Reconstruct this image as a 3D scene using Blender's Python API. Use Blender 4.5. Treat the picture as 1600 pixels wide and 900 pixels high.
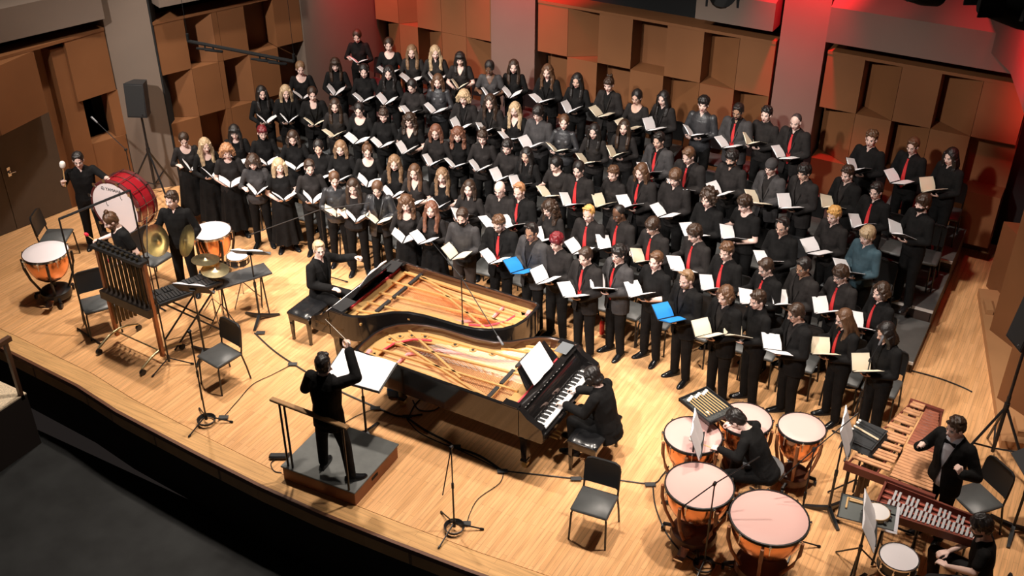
import bpy, math, random
import numpy as np
from mathutils import Vector, Matrix, Euler
random.seed(7)
for o in list(bpy.data.objects): bpy.data.objects.remove(o)
SC = bpy.context.scene
COL = SC.collection
PI = math.pi
def R(d): return math.radians(d)
# ------------------------------------------------------------------ camera
CAMH, TILT, YAW, FPX = 9.1, R(32.5), math.atan2(.492, .870), 1700.0
cd = bpy.data.cameras.new('camera'); cam = bpy.data.objects.new('camera', cd); COL.objects.link(cam)
cam.location = (7, 0, CAMH); cam.rotation_euler = (PI/2 - TILT, 0, YAW)
cd.sensor_width = 36; cd.lens = FPX/1600*36; cd.clip_end = 200
SC.camera = cam
# ------------------------------------------------------------------ world, exposure, lights
w = bpy.data.worlds.new('world'); SC.world = w; w.use_nodes = True
w.node_tree.nodes['Background'].inputs[0].default_value = (.30, .24, .22, 1)
w.node_tree.nodes['Background'].inputs[1].default_value = .055
SC.view_settings.view_transform = 'Standard'; SC.view_settings.look = 'None'
SC.view_settings.exposure = -.12; SC.view_settings.gamma = 1; SC.view_settings.use_curve_mapping = False
def spot(name, loc, target, power, angle, color=(1, 1, 1), radius=.2, blend=.6):
    l = bpy.data.lights.new(name, 'SPOT'); l.energy = power; l.spot_size = R(angle); l.spot_blend = blend
    l.color = color; l.shadow_soft_size = radius
    o = bpy.data.objects.new(name, l); COL.objects.link(o); o.location = loc
    o.rotation_euler = (Vector(target) - Vector(loc)).to_track_quat('-Z', 'Y').to_euler(); return o
WARM = (1, .88, .76)
for x, y, tx, ty, p, a in [(-5, 10.5, -5.2, 9.4, 2350, 66), (-1.5, 9.6, -1.5, 9.0, 2350, 66), (2, 9.8, 2, 9.1, 2350, 66), (5.6, 10, 5.4, 9.2, 2200, 66),
                           (-4.2, 12.2, -4.2, 13, 1700, 66), (0, 12.2, 0, 13, 1800, 66), (4, 12.2, 4, 12.6, 1600, 62)]:
    spot('stage_downlight', (x, y, 9.6), (tx, ty, 0), p, a, WARM)
for x, tx, p in [(-4.5, -4.2, 6600), (-1.5, -.5, 5800), (2.0, 3.4, 5000)]:
    spot('front_light', (x, 3.0, 9.6), (tx, 13.4, 1.0), p, 42, (1, .93, .87), .25)
RED = (1, .015, .03)
for loc, tg, p, a in [((2.85, 16.0, 5.3), (2.85, 16.7, 4.1), 1150, 70), ((-2.2, 16.0, 5.0), (-2.25, 16.7, 3.8), 900, 70), ((-4.9, 15.6, 4.9), (-5.4, 16.5, 3.3), 800, 80),
                      ((6.35, 14.7, 3.35), (6.9, 16.2, 3.0), 420, 72), ((6.0, 15.9, 5.6), (5.9, 16.6, 4.1), 240, 80), ((5.5, 14.4, 4.7), (6.5, 15.3, 3.9), 350, 90), ((3.9, 15.9, 5.5), (3.8, 16.6, 4.2), 90, 60)]:
    spot('red_wash_light', loc, tg, p, a, RED, .10, .9)
# ------------------------------------------------------------------ pixel of the photograph -> point of the place at height z
CW, SW = .870, .492
def at(u, v, z=0.0):
    up = 450 - v; c, s = math.cos(TILT), math.sin(TILT)
    y = FPX*c + up*s; k = (CAMH - z)/(FPX*s - up*c)
    x = (u - 800)*k; y *= k
    return Vector((x*CW - y*SW + 7, x*SW + y*CW, z))
# ------------------------------------------------------------------ materials
MATS = {}
def mat(name, col, rough=.5, metal=0, spec=.5, noise=0, scale=8, bump=0, coat=0, emis=0, stretch=None):
    if name in MATS: return MATS[name]
    m = bpy.data.materials.new(name); m.use_nodes = True; nt = m.node_tree; b = nt.nodes['Principled BSDF']
    b.inputs['Base Color'].default_value = (*col, 1); b.inputs['Roughness'].default_value = rough
    b.inputs['Metallic'].default_value = metal; b.inputs['Specular IOR Level'].default_value = spec
    b.inputs['Coat Weight'].default_value = coat; b.inputs['Coat Roughness'].default_value = .08
    if emis: b.inputs['Emission Color'].default_value = (*col, 1); b.inputs['Emission Strength'].default_value = emis
    if noise or bump:
        tc = nt.nodes.new('ShaderNodeTexCoord'); n = nt.nodes.new('ShaderNodeTexNoise'); n.inputs['Scale'].default_value = scale
        n.inputs['Detail'].default_value = 3
        if stretch:
            mp = nt.nodes.new('ShaderNodeMapping'); mp.inputs['Scale'].default_value = stretch; nt.links.new(tc.outputs['Object'], mp.inputs[0]); nt.links.new(mp.outputs[0], n.inputs['Vector'])
        else: nt.links.new(tc.outputs['Object'], n.inputs['Vector'])
        if noise:
            r = nt.nodes.new('ShaderNodeMapRange'); r.inputs[3].default_value = 1 - noise; r.inputs[4].default_value = 1 + noise
            r.inputs[1].default_value = .3; r.inputs[2].default_value = .7
            x = nt.nodes.new('ShaderNodeVectorMath'); x.operation = 'SCALE'; x.inputs[0].default_value = col
            nt.links.new(n.outputs[0], r.inputs[0]); nt.links.new(r.outputs[0], x.inputs['Scale']); nt.links.new(x.outputs[0], b.inputs['Base Color'])
        if bump:
            bp = nt.nodes.new('ShaderNodeBump'); bp.inputs['Strength'].default_value = bump; bp.inputs['Distance'].default_value = .02
            nt.links.new(n.outputs[0], bp.inputs['Height']); nt.links.new(bp.outputs[0], b.inputs['Normal'])
    MATS[name] = m; return m
def floor_mat(name, c1, c2, rot, bw=.9, rh=.057, rough=.32):
    m = bpy.data.materials.new(name); m.use_nodes = True; nt = m.node_tree; b = nt.nodes['Principled BSDF']
    tc = nt.nodes.new('ShaderNodeTexCoord'); mp = nt.nodes.new('ShaderNodeMapping'); mp.inputs['Rotation'].default_value = (0, 0, rot)
    br = nt.nodes.new('ShaderNodeTexBrick'); br.offset = .37; br.inputs['Scale'].default_value = 1
    br.inputs['Brick Width'].default_value = bw; br.inputs['Row Height'].default_value = rh; br.inputs['Mortar Size'].default_value = .0012
    br.inputs['Color1'].default_value = (*c1, 1); br.inputs['Color2'].default_value = (*c2, 1); br.inputs['Mortar'].default_value = (*[q*.42 for q in c2], 1)
    br.inputs['Bias'].default_value = -.35
    nt.links.new(tc.outputs['Object'], mp.inputs[0]); nt.links.new(mp.outputs[0], br.inputs[0])
    mp2 = nt.nodes.new('ShaderNodeMapping'); mp2.inputs['Rotation'].default_value = (0, 0, rot); mp2.inputs['Scale'].default_value = (16, 1.2, 1) if rot else (1.2, 16, 1)
    n = nt.nodes.new('ShaderNodeTexNoise'); n.inputs['Scale'].default_value = 1.6; n.inputs['Detail'].default_value = 4
    nt.links.new(tc.outputs['Object'], mp2.inputs[0]); nt.links.new(mp2.outputs[0], n.inputs['Vector'])
    n2 = nt.nodes.new('ShaderNodeTexNoise'); n2.inputs['Scale'].default_value = .45; nt.links.new(tc.outputs['Object'], n2.inputs['Vector'])
    r = nt.nodes.new('ShaderNodeMapRange'); r.inputs[1].default_value = .3; r.inputs[2].default_value = .7; r.inputs[3].default_value = .80; r.inputs[4].default_value = 1.14
    r2 = nt.nodes.new('ShaderNodeMapRange'); r2.inputs[1].default_value = .3; r2.inputs[2].default_value = .7; r2.inputs[3].default_value = .93; r2.inputs[4].default_value = 1.06
    mu = nt.nodes.new('ShaderNodeMath'); mu.operation = 'MULTIPLY'
    x = nt.nodes.new('ShaderNodeVectorMath'); x.operation = 'SCALE'
    nt.links.new(n.outputs[0], r.inputs[0]); nt.links.new(n2.outputs[0], r2.inputs[0]); nt.links.new(r.outputs[0], mu.inputs[0]); nt.links.new(r2.outputs[0], mu.inputs[1])
    nt.links.new(br.outputs[0], x.inputs[0]); nt.links.new(mu.outputs[0], x.inputs['Scale']); nt.links.new(x.outputs[0], b.inputs['Base Color'])
    b.inputs['Roughness'].default_value = rough; b.inputs['Specular IOR Level'].default_value = .35
    return m
BLK = mat('black_metal', (.012, .012, .013), .38)
MATTE = mat('matte_black', (.003, .003, .003), .9, spec=.1)
BLKP = mat('black_plastic', (.015, .015, .016), .5)
VINYL = mat('chair_vinyl', (.085, .088, .088), .42, noise=.1)  # seat colour lightened, with the light reflecting off the vinyl put into it
VBACK = mat('chair_back_vinyl', (.016, .016, .017), .5)
CHROME = mat('chrome', (.75, .75, .76), .18, 1)
BRASS = mat('brass', (.68, .58, .34), .28, 1, noise=.15, scale=14)
COPPER = mat('copper', (.80, .36, .18), .2, 1, noise=.12, scale=5)
PAPER = mat('paper', (.86, .83, .84), .75, noise=.03, scale=5)
LACQ = mat('piano_lacquer', (.010, .009, .009), .1, spec=.6, coat=.6)
SKINS = {'l': mat('skin_light', (.80, .55, .47), .5), 'm': mat('skin_medium', (.68, .43, .33), .5), 't': mat('skin_tan', (.40, .22, .14), .5), 'd': mat('skin_dark', (.13, .062, .035), .45)}
LIPS = mat('lips', (.52, .17, .15), .45); MOUTH = mat('mouth_inside', (.05, .008, .008), .6)
EYEW = mat('eye_white', (.7, .68, .66), .3); PUPIL = mat('pupil', (.02, .012, .008), .2)
HAIRC = {'k': (.012, .009, .008), 'b': (.035, .018, .010), 'm': (.095, .045, .022), 'l': (.20, .115, .06), 'y': (.44, .31, .18), 'g': (.38, .18, .085), 'a': (.155, .062, .035), 'r': (.13, .008, .012), 'o': (.62, .33, .10), 'n': (.05, .04, .04)}
HM = {k: mat('hair_' + n, HAIRC[k], .42, noise=.4, scale=90, bump=.35, stretch=(1, 1, .09)) for k, n in zip('kbmlygaron', ['black', 'dark_brown', 'brown', 'light_brown', 'blonde', 'ginger', 'auburn', 'red', 'orange', 'buzzed'])}
CB = mat('black_cloth', (.008, .0075, .0075), .9, spec=.15, noise=.3, scale=9, bump=.7)
CW_ = mat('soft_black_cloth', (.017, .0145, .014), .85, spec=.2, noise=.3, scale=9, bump=.7)
CG = mat('charcoal_cloth', (.042, .039, .040), .8, spec=.25, noise=.25, scale=9, bump=.7)
CS = mat('black_satin', (.028, .028, .031), .42, spec=.5, noise=.25, scale=12, bump=.5)
CT = mat('teal_denim', (.03, .065, .085), .8, noise=.2, bump=.3)
CBR = mat('dark_brown_cloth', (.045, .03, .024), .85, noise=.2)
TIE = mat('red_tie', (.48, .018, .02), .6)
SHOE = mat('shoe_leather', (.010, .010, .011), .2)
WHITE = mat('white_cloth', (.62, .60, .64), .8, noise=.06)
# ------------------------------------------------------------------ mesh builder
def basis(d):
    d = Vector(d).normalized(); a = Vector((0, 0, 1)) if abs(d.z) < .95 else Vector((1, 0, 0))
    x = a.cross(d).normalized(); return x, d.cross(x)
class MB:
    def __init__(s): s.v = []; s.f = []; s.m = []
    def add(s, vs, fs, mi=0, M=None):
        k = len(s.v)
        s.v += [tuple(M @ Vector(p)) if M is not None else tuple(p) for p in vs]
        s.f += [tuple(i + k for i in f) for f in fs]; s.m += [mi]*len(fs); return s
    def box(s, c, d, mi=0, M=None, taper=1):
        x, y, z = [q/2 for q in d]; t = taper
        vs = [(c[0]+a*x*(t if e > 0 else 1), c[1]+b*y*(t if e > 0 else 1), c[2]+e*z) for e in (-1, 1) for a, b in ((-1, -1), (1, -1), (1, 1), (-1, 1))]
        return s.add(vs, [(3, 2, 1, 0), (4, 5, 6, 7), (0, 1, 5, 4), (1, 2, 6, 5), (2, 3, 7, 6), (3, 0, 4, 7)], mi, M)
    def rbox(s, c, d, b=.01, mi=0, M=None):
        # box with chamfered vertical and horizontal edges
        x, y, z = [q/2 for q in d]; b = min(b, x*.9, y*.9, z*.9)
        def ring(k, zz): return [(c[0]+p, c[1]+q, c[2]+zz) for p, q in ((-x+b, -y+k), (x-b, -y+k), (x-k, -y+b), (x-k, y-b), (x-b, y-k), (-x+b, y-k), (-x+k, y-b), (-x+k, -y+b))]
        rs = [ring(b, -z), ring(0, -z+b), ring(0, z-b), ring(b, z)]
        return s.loft(rs, mi, M)
    def loft(s, rings, mi=0, M=None, caps=True, closed=True):
        n = len(rings[0]); vs = [p for r in rings for p in r]; fs = []
        for i in range(len(rings)-1):
            for j in range(n if closed else n-1):
                a, b = i*n+j, i*n+(j+1) % n; fs.append((a, b, b+n, a+n))
        if caps: fs.append(tuple(range(n))[::-1]); fs.append(tuple(range((len(rings)-1)*n, len(rings)*n)))
        return s.add(vs, fs, mi, M)
    def cyl(s, p0, p1, r0, r1=None, n=10, mi=0, M=None):
        r1 = r0 if r1 is None else r1; p0, p1 = Vector(p0), Vector(p1); x, y = basis(p1-p0)
        return s.loft([[tuple(p + (x*math.cos(t)+y*math.sin(t))*r) for t in [2*PI*i/n for i in range(n)]] for p, r in ((p0, r0), (p1, r1))], mi, M)
    def cap(s, p0, p1, r0, r1=None, n=10, mi=0, M=None):
        r1 = r0 if r1 is None else r1; p0, p1 = Vector(p0), Vector(p1); d = (p1-p0)
        d = d.normalized() if d.length > 1e-6 else Vector((0, 0, 1)); x, y = basis(d)
        rs = []
        for a in (-85, -55, -25): rs.append((p0 + d*r0*math.sin(R(a)), r0*math.cos(R(a))))
        rs += [(p0, r0), (p1, r1)]
        for a in (25, 55, 85): rs.append((p1 + d*r1*math.sin(R(a)), r1*math.cos(R(a))))
        return s.loft([[tuple(p + (x*math.cos(t)+y*math.sin(t))*r) for t in [2*PI*i/n for i in range(n)]] for p, r in rs], mi, M)
    def tube(s, pts, r, n=6, mi=0, M=None, closed=False):
        pts = [Vector(p) for p in pts]; rs = []; N = len(pts)
        for i, p in enumerate(pts):
            d = (pts[(i+1) % N]-pts[i-1]) if closed else pts[min(i+1, N-1)]-pts[max(i-1, 0)]
            x, y = basis(d); rr = r[i] if isinstance(r, (list, tuple)) else r
            rs.append([tuple(p+(x*math.cos(t)+y*math.sin(t))*rr) for t in [2*PI*j/n for j in range(n)]])
        if closed: rs.append(rs[0])
        return s.loft(rs, mi, M, caps=not closed)
    def lathe(s, prof, c=(0, 0, 0), n=24, mi=0, M=None, caps=False):
        return s.loft([[(c[0]+r*math.cos(t), c[1]+r*math.sin(t), c[2]+z) for t in [2*PI*i/n for i in range(n)]] for r, z in prof], mi, M, caps=caps)
    def ell(s, c, r, mi=0, M=None, n=14, k=8):
        if not isinstance(r, (tuple, list)): r = (r, r, r)
        return s.loft([[(c[0]+r[0]*math.cos(a)*math.cos(t), c[1]+r[1]*math.cos(a)*math.sin(t), c[2]+r[2]*math.sin(a)) for t in [2*PI*i/n for i in range(n)]] for a in [R(-88+176*j/k) for j in range(k+1)]], mi, M)
    def prism(s, poly, z0, z1, mi=0, M=None):
        return s.loft([[(x, y, z0) for x, y in poly], [(x, y, z1) for x, y in poly]], mi, M)
    def mesh(s, name, mats, angle=40):
        me = bpy.data.meshes.new(name); me.from_pydata(s.v, [], s.f); me.polygons.foreach_set('material_index', s.m)
        for m in mats: me.materials.append(m)
        me.polygons.foreach_set('use_smooth', [True]*len(s.f)); me.set_sharp_from_angle(angle=R(angle)); me.update(); return me
def put(name, me, parent=None, loc=None, rz=None, M=None):
    o = bpy.data.objects.new(name, me); COL.objects.link(o)
    if parent is not None: o.parent = parent
    if M is not None: o.matrix_local = M
    else:
        if loc is not None: o.location = loc
        if rz is not None: o.rotation_euler = (0, 0, rz)
    return o
def part(name, mb, mats, parent=None, angle=40, **k):
    return put(name, mb.mesh(name, mats if isinstance(mats, (list, tuple)) else [mats], angle), parent, **k)
def tag(o, label, cat, group=None, kind=None):
    o['label'] = label; o['category'] = cat
    if group: o['group'] = group
    if kind: o['kind'] = kind
    return o
def thing(name, label, cat, loc=(0, 0, 0), rz=0, group=None):
    o = bpy.data.objects.new(name, None); COL.objects.link(o); o.location = loc; o.rotation_euler = (0, 0, rz); o.empty_display_size = .1
    return tag(o, label, cat, group)
def struct(name, mb, mats, **k):
    o = part(name, mb, mats, **k); o['kind'] = 'structure'; return o
def dup(root, loc=None, rz=None):
    def cp(o, par):
        c = o.copy(); COL.objects.link(c)
        if par is not None: c.parent = par
        for ch in o.children: cp(ch, c)
        return c
    r = cp(root, None)
    if loc is not None: r.location = loc
    if rz is not None: r.rotation_euler = (0, 0, rz)
    return r
def remesh(mb, vox, it=3, name='m', disp=None, extra=None, mats=()):
    me = bpy.data.meshes.new('tmp'); me.from_pydata(mb.v, [], mb.f)
    o = bpy.data.objects.new('tmp', me); COL.objects.link(o)
    r = o.modifiers.new('r', 'REMESH'); r.mode = 'VOXEL'; r.voxel_size = vox
    if it:
        sm = o.modifiers.new('s', 'SMOOTH'); sm.iterations = it; sm.factor = .5
    dg = bpy.context.evaluated_depsgraph_get(); ev = o.evaluated_get(dg)
    m2 = bpy.data.meshes.new_from_object(ev, depsgraph=dg); bpy.data.objects.remove(o); bpy.data.meshes.remove(me)
    n = len(m2.vertices); co = np.empty(n*3, 'f'); m2.vertices.foreach_get('co', co); co = co.reshape(-1, 3)
    fa = [tuple(p.vertices) for p in m2.polygons]
    bpy.data.meshes.remove(m2)
    return co, fa
def mesh_np(name, co, fa, mats, mi=None, smooth=True, extra=None):
    co = [tuple(map(float, p)) for p in co]; fa = list(fa); mi = list(mi) if mi is not None else [0]*len(fa)
    if extra is not None:
        k = len(co); co += extra.v; fa += [tuple(i+k for i in f) for f in extra.f]; mi += extra.m
    me = bpy.data.meshes.new(name); me.from_pydata(co, [], fa); me.polygons.foreach_set('material_index', mi)
    for m in mats: me.materials.append(m)
    me.polygons.foreach_set('use_smooth', [True]*len(fa)); me.update(); return me
def cut(co, fa, fn):
    fc = np.array([co[list(f)].mean(0) for f in fa]); keep = ~fn(fc); out = [f for f, k in zip(fa, keep) if k]
    cnt = {}
    for f in out:
        for i in range(len(f)):
            e = (min(f[i], f[i-1]), max(f[i], f[i-1])); cnt[e] = cnt.get(e, 0) + 1
    nb_ = {}
    for (a, b), c in cnt.items():
        if c == 1: nb_.setdefault(a, []).append(b); nb_.setdefault(b, []).append(a)
    for _ in range(8):       # even out the stepped edge of the cut
        new = {a: co[a]*.35 + co[n_].mean(0)*.65 for a, n_ in nb_.items() if len(n_) == 2}
        for a, p in new.items(): co[a] = p
    return out
# ------------------------------------------------------------------ large structure
WOOD = floor_mat('stage_boards', (.81, .44, .20), (.69, .355, .145), PI/2)
BORD = floor_mat('border_boards', (.70, .40, .17), (.62, .34, .14), 0, 1.6, .08)
PANEL = mat('wall_panel_wood', (.195, .080, .031), .6, noise=.08, scale=1.2, spec=.25)
PANELL = mat('ledge_wood', (.42, .21, .09), .55, noise=.08, scale=1.5)
PLASTER = mat('grey_brown_plaster', (.16, .118, .09), .75, noise=.06, scale=1)
SOFF = mat('soffit_plaster', (.15, .11, .085), .75, noise=.05, scale=1)
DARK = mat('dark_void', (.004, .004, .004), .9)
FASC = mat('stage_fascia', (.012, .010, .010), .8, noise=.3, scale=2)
EDGE = mat('stage_nosing', (.12, .045, .02), .5)
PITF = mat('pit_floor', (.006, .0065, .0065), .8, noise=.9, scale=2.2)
edge = [(-9.5, 7.62), (-5.68, 7.48), (-3.98, 7.38), (-3.1, 7.25), (-1.61, 7.14), (-.51, 7.08), (.39, 7.07), (1.45, 7.11), (2.38, 7.16), (4, 7.3), (6, 7.42), (9.5, 7.62)]
seam = [(x, y + .27) for x, y in edge]
b = MB(); b.prism(seam + [(9.5, 18), (-9.5, 18)], -.3, 0); struct('floor', b, WOOD)
b = MB()
for (x0, y0), (x1, y1) in zip(edge, edge[1:]): b.prism([(x0, y0), (x1, y1), (x1, y1+.262), (x0, y0+.262)], -.3, .001)
struct('trim_1', b, BORD)
b = MB()
for (x0, y0), (x1, y1) in zip(edge, edge[1:]):
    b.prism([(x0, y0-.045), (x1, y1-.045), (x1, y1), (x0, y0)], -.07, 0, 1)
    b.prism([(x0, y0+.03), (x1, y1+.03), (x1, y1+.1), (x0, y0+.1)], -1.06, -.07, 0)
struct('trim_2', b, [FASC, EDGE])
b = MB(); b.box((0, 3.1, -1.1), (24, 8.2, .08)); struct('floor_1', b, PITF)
# riser platforms
RISM = mat('riser_top', (.10, .095, .09), .7, noise=.15, scale=3); RISN = mat('riser_nosing', (.60, .55, .50), .5)
LEV = [(.2, 13.21, 14.33), (.4, 14.33, 15.53), (.6, 15.53, 16.68)]
for i, (z, y0, y1) in enumerate(LEV):
    xr = 5.87
    for k, (x0, x1) in enumerate([((-6.3, -5.85, -5.6)[i], -3.75), (-3.75, -1.35), (-1.35, 1.05), (1.05, 3.45), (3.45, xr)]):
        t = thing('choir_riser', '%s black choir riser platform %s' % (['lowest', 'middle', 'highest'][i], ['at the far left end', 'second from the left end', 'in the centre of the choir', 'second from the right end', 'at the open right end'][k]), 'riser', ((x0+x1)/2, (y0+y1)/2, 0), 0, 'choir riser platforms')
        L, Dp = x1-x0-.01, y1-y0-.005
        q = MB(); q.box((0, 0, z-.02), (L, Dp, .04)); part('deck', q, RISM, t)
        q = MB(); q.box((0, -Dp/2-.001, z-.02), (L, .02, .042)); part('nosing', q, RISN, t)
        q = MB()
        for sx in (-1, 1): q.box((sx*(L/2-.02), 0, (z-.04)/2), (.03, Dp-.06, z-.04))
        q.box((0, -Dp/2+.04, (z-.04)/2), (L-.05, .02, z-.04)); part('skirt_board', q, mat('riser_skirt', (.05, .03, .022), .6), t)
# relief walls
def relief(name, P0, P1, zs, cells, rows, depth=.42, m=PANEL, top=None):
    """P0->P1 front plane; room is to the right of the direction's left normal"""
    P0, P1 = Vector(P0), Vector(P1); d = (P1-P0); Lg = d.length; d.normalize(); nrm = Vector((d.y, -d.x))
    b = MB(); f = [0]
    for c in cells: f.append(f[-1] + c)
    f = [q/f[-1]*Lg for q in f]
    def P(a, dep): q = P0 + d*a - nrm*dep; return (q.x, q.y)
    b.prism([P(0, depth), P(Lg, depth), P(Lg, depth+.06), P(0, depth+.06)], zs[-1], zs[0])
    b.prism([P(0, -.012), P(Lg, -.012), P(Lg, depth), P(0, depth)], zs[0], zs[0]+.05)
    g = .006
    for r, row in enumerate(rows):
        z1, z0 = zs[r], zs[r+1]
        for c, k in enumerate(row):
            a0, a1 = f[c]+g/2, f[c+1]-g/2
            if k == 'F': pl = [P(a0, 0), P(a1, 0), P(a1, depth), P(a0, depth)]
            elif k == 'A': pl = [P(a0, 0), P(a1, depth*.95), P(a1, depth), P(a0, depth)]
            elif k == 'B': pl = [P(a0, depth*.95), P(a1, 0), P(a1, depth), P(a0, depth)]
            elif k == 'P': pl = [P(a0, .0), P(a1, -.3), P(a1, depth), P(a0, depth)]
            elif k == 'Q': pl = [P(a0, -.3), P(a1, 0), P(a1, depth), P(a0, depth)]
            elif k == 'G': pl = [P(a0, -.3), P(a1, -.3), P(a1, depth), P(a0, depth)]
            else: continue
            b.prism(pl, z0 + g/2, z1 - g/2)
    return struct(name, b, m, angle=10)
ZB = [3.0, 2.1, 1.2, .3, -.1]
def xat(u, v, z, Y):  # X of a pixel on a plane Y at height z is found by walking the ray
    a = at(u, v, 0); c = Vector((7, 0, CAMH)); t = (Y-0)/(a.y); return c.x + (a.x-c.x)*t, CAMH*(1-t)
YW = 16.78
x2a = xat(841, 5, 0, YW)[0]; x2b = xat(1213, 66, 0, YW)[0]; x3a = xat(1293, 85, 0, YW)[0]
x1b = xat(767, -8, 0, YW)[0]; x1a = x1b - 2.62
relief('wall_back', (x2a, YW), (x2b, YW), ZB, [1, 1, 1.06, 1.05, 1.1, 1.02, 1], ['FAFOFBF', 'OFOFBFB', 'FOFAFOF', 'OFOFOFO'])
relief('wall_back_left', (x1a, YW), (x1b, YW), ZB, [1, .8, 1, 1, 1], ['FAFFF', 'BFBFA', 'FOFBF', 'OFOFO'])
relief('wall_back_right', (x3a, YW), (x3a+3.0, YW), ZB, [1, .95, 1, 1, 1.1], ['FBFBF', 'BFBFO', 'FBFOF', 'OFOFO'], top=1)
L1a, L1b = (-8.47, 9.0), (-7.98, 11.05)
relief('wall_left_rear', (-7.02, 12.5), (-6.0, 15.1), ZB, [1, .9, .18, .9, 1, .95], ['FBFFOF', 'BFFBFO', 'FOFFBF', 'OFFOFO'])
relief('wall_left', (-8.12, 9.0), (-7.53, 11.93), [3.0, 1.95], [.8, 1, .55, .75], ['PQOF'], depth=.42)
b = MB(); b.prism([(-8.5, 9.0), (-8.02, 11.06), (-8.1, 11.08), (-8.6, 9.0)], 0, 3.0)
b.prism([(-8.05, 11.02), (-7.80, 11.02), (-7.72, 11.35), (-8.0, 11.42)], 0, 2.9)
b.prism([(-7.76, 11.30), (-7.53, 11.93), (-7.9, 12.0), (-8.0, 11.42)], 0, 1.12)
b.prism([(-7.60, 11.78), (-7.53, 11.95), (-7.9, 12.05), (-7.9, 11.9)], 1.12, 1.95)
struct('wall_left_side', b, PANEL)
# stage door in the left wall
b = MB()
dd = Vector((.42, 2.0)).normalized(); nn = Vector((dd.y, -dd.x))
def dp(a, o): q = Vector((-8.5, 9.0)) + dd*a + nn*o; return (q.x, q.y)
DOORM = mat('door_paint', (.085, .058, .04), .6, noise=.05)
b.prism([dp(.0, .012), dp(.93, .012), dp(.93, .05), dp(.0, .05)], .01, 2.1); b.prism([dp(.94, .012), dp(1.95, .012), dp(1.95, .05), dp(.94, .05)], .01, 2.1)
dr = struct('door_1', b, DOORM)
q = MB(); c0 = dp(1.05, .055); q.box((c0[0], c0[1], 1.05), (.02, .06, .16)); c1 = dp(1.05, .10); q.cyl((c0[0], c0[1], 1.04), (c1[0], c1[1], 1.04), .018); c2 = dp(1.14, .11); q.cyl((c1[0], c1[1], 1.04), (c2[0], c2[1], 1.04), .012)
part('door_handle', q, CHROME, dr)
# columns
b = MB(); b.prism([(-7.53, 11.95), (-7.02, 12.48), (-7.3, 12.7), (-8.2, 12.0)], 0, 7.5); struct('trim_3', b, PLASTER)
b = MB(); b.prism([(-5.98, 15.1), (x1a, 16.62), (x1a-.1, 17.3), (-6.6, 15.3)], 0, 7.5); struct('trim_4', b, PLASTER)
b = MB(); b.prism([(x1b+.03, 16.72), (x2a-.03, 16.72), (x2a-.03, 17.3), (x1b+.03, 17.3)], 0, 7.5); struct('trim_5', b, PLASTER)
b = MB(); b.prism([(x2b+.07, 16.7), (x3a-.04, 16.7), (x3a-.04, 17.3), (x2b+.07, 17.3)], 0, 7.5); struct('trim_6', b, PLASTER)
# soffit boxes above the walls, with a dark gap beneath
def soffit(name, P0, P1, z0, z1, out, m=SOFF, step=None):
    P0, P1 = Vector(P0), Vector(P1); d = (P1-P0).normalized(); n = Vector((d.y, -d.x)); b = MB()
    a, c = P0 + n*out, P1 + n*out; e, f = P1 - n*2.2, P0 - n*2.2
    rs = [[(a.x, a.y, z0), (c.x, c.y, z0), (e.x, e.y, z0), (f.x, f.y, z0)], [(a.x, a.y, z1), (c.x, c.y, z1), (e.x, e.y, z1+1.1), (f.x, f.y, z1+1.1)]]
    b.loft(rs); return struct(name, b, m)
soffit('ceiling_1', (-8.9, 8.0), (-7.62, 11.95), 3.24, 3.75, .25)
soffit('ceiling_2', (-7.02, 12.6), (-6.0, 15.0), 3.35, 3.95, .3)
soffit('ceiling_3', (x1a, YW), (x1b, YW), 3.75, 4.3, .1)
soffit('ceiling_4', (x2b-1.3, YW), (x2b, YW), 3.3, 3.75, .3)
soffit('ceiling_5', (x3a+.02, YW), (x3a+2.75, YW), 3.3, 3.85, .35)
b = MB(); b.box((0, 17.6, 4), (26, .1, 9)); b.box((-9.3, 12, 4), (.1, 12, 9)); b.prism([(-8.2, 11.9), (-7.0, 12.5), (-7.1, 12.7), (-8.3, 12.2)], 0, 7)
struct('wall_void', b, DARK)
# right wall: tall folded panels behind a low ledge
b = MB()
def rw(t, o):  # t along the wall from back to front, o out into the room
    p = Vector((6.62, 16.2)); d = Vector((.29, -.957)); n = Vector((-.957, -.29)); q = p + d*t + n*o; return (q.x, q.y)
b.prism([rw(0, 0), rw(9, 0), rw(9, -.3), rw(0, -.3)], 0, 3.4)
for t0, t1, o0, o1, z0, z1 in [(0.0, .75, .25, -.0, 0, 1.15), (0, .6, .1, .28, 2.15, 3.0), (.85, 1.45, .05, .42, 0, 2.45), (1.45, 1.95, .42, .1, .12, 3.1),
                               (2.1, 2.9, .05, .48, .12, 1.5), (2.2, 3.1, .1, .55, 1.5, 3.3), (3.1, 3.6, .55, .1, .12, 3.3), (3.8, 4.9, .12, .5, .12, 2.2), (4.9, 5.3, .5, .12, .12, 2.2), (4.2, 5.2, .3, .55, 2.2, 3.3)]:
    b.prism([rw(t0, o0), rw(t1, o1), rw(t1, 0), rw(t0, 0)], z0, z1)
struct('wall_right', b, PANEL, angle=10)
b = MB(); b.prism([rw(.3, .42), rw(4.0, .62), rw(4.0, 0), rw(.3, 0)], 0, .12); struct('baseboard_right', b, PANELL)
b = MB()
for t0 in (.72, 3.55): b.prism([rw(t0, .42), rw(t0+.32, .42), rw(t0+.32, .32), rw(t0, .32)], .12, .2)
struct('trim_7', b, PANELL)
b = MB(); b.prism([rw(-1.0, 1.0), rw(.2, .75), rw(4.5, .9), rw(4.5, -1.5), rw(-1, -1.5)], 3.55, 4.3); struct('ceiling_6', b, SOFF)
b = MB(); b.prism([(7.9, 10.6), (8.9, 8.3), (9.4, 8.4), (8.6, 11.2)], 0, .75); struct('wall_right_side', b, PANEL)
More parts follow.
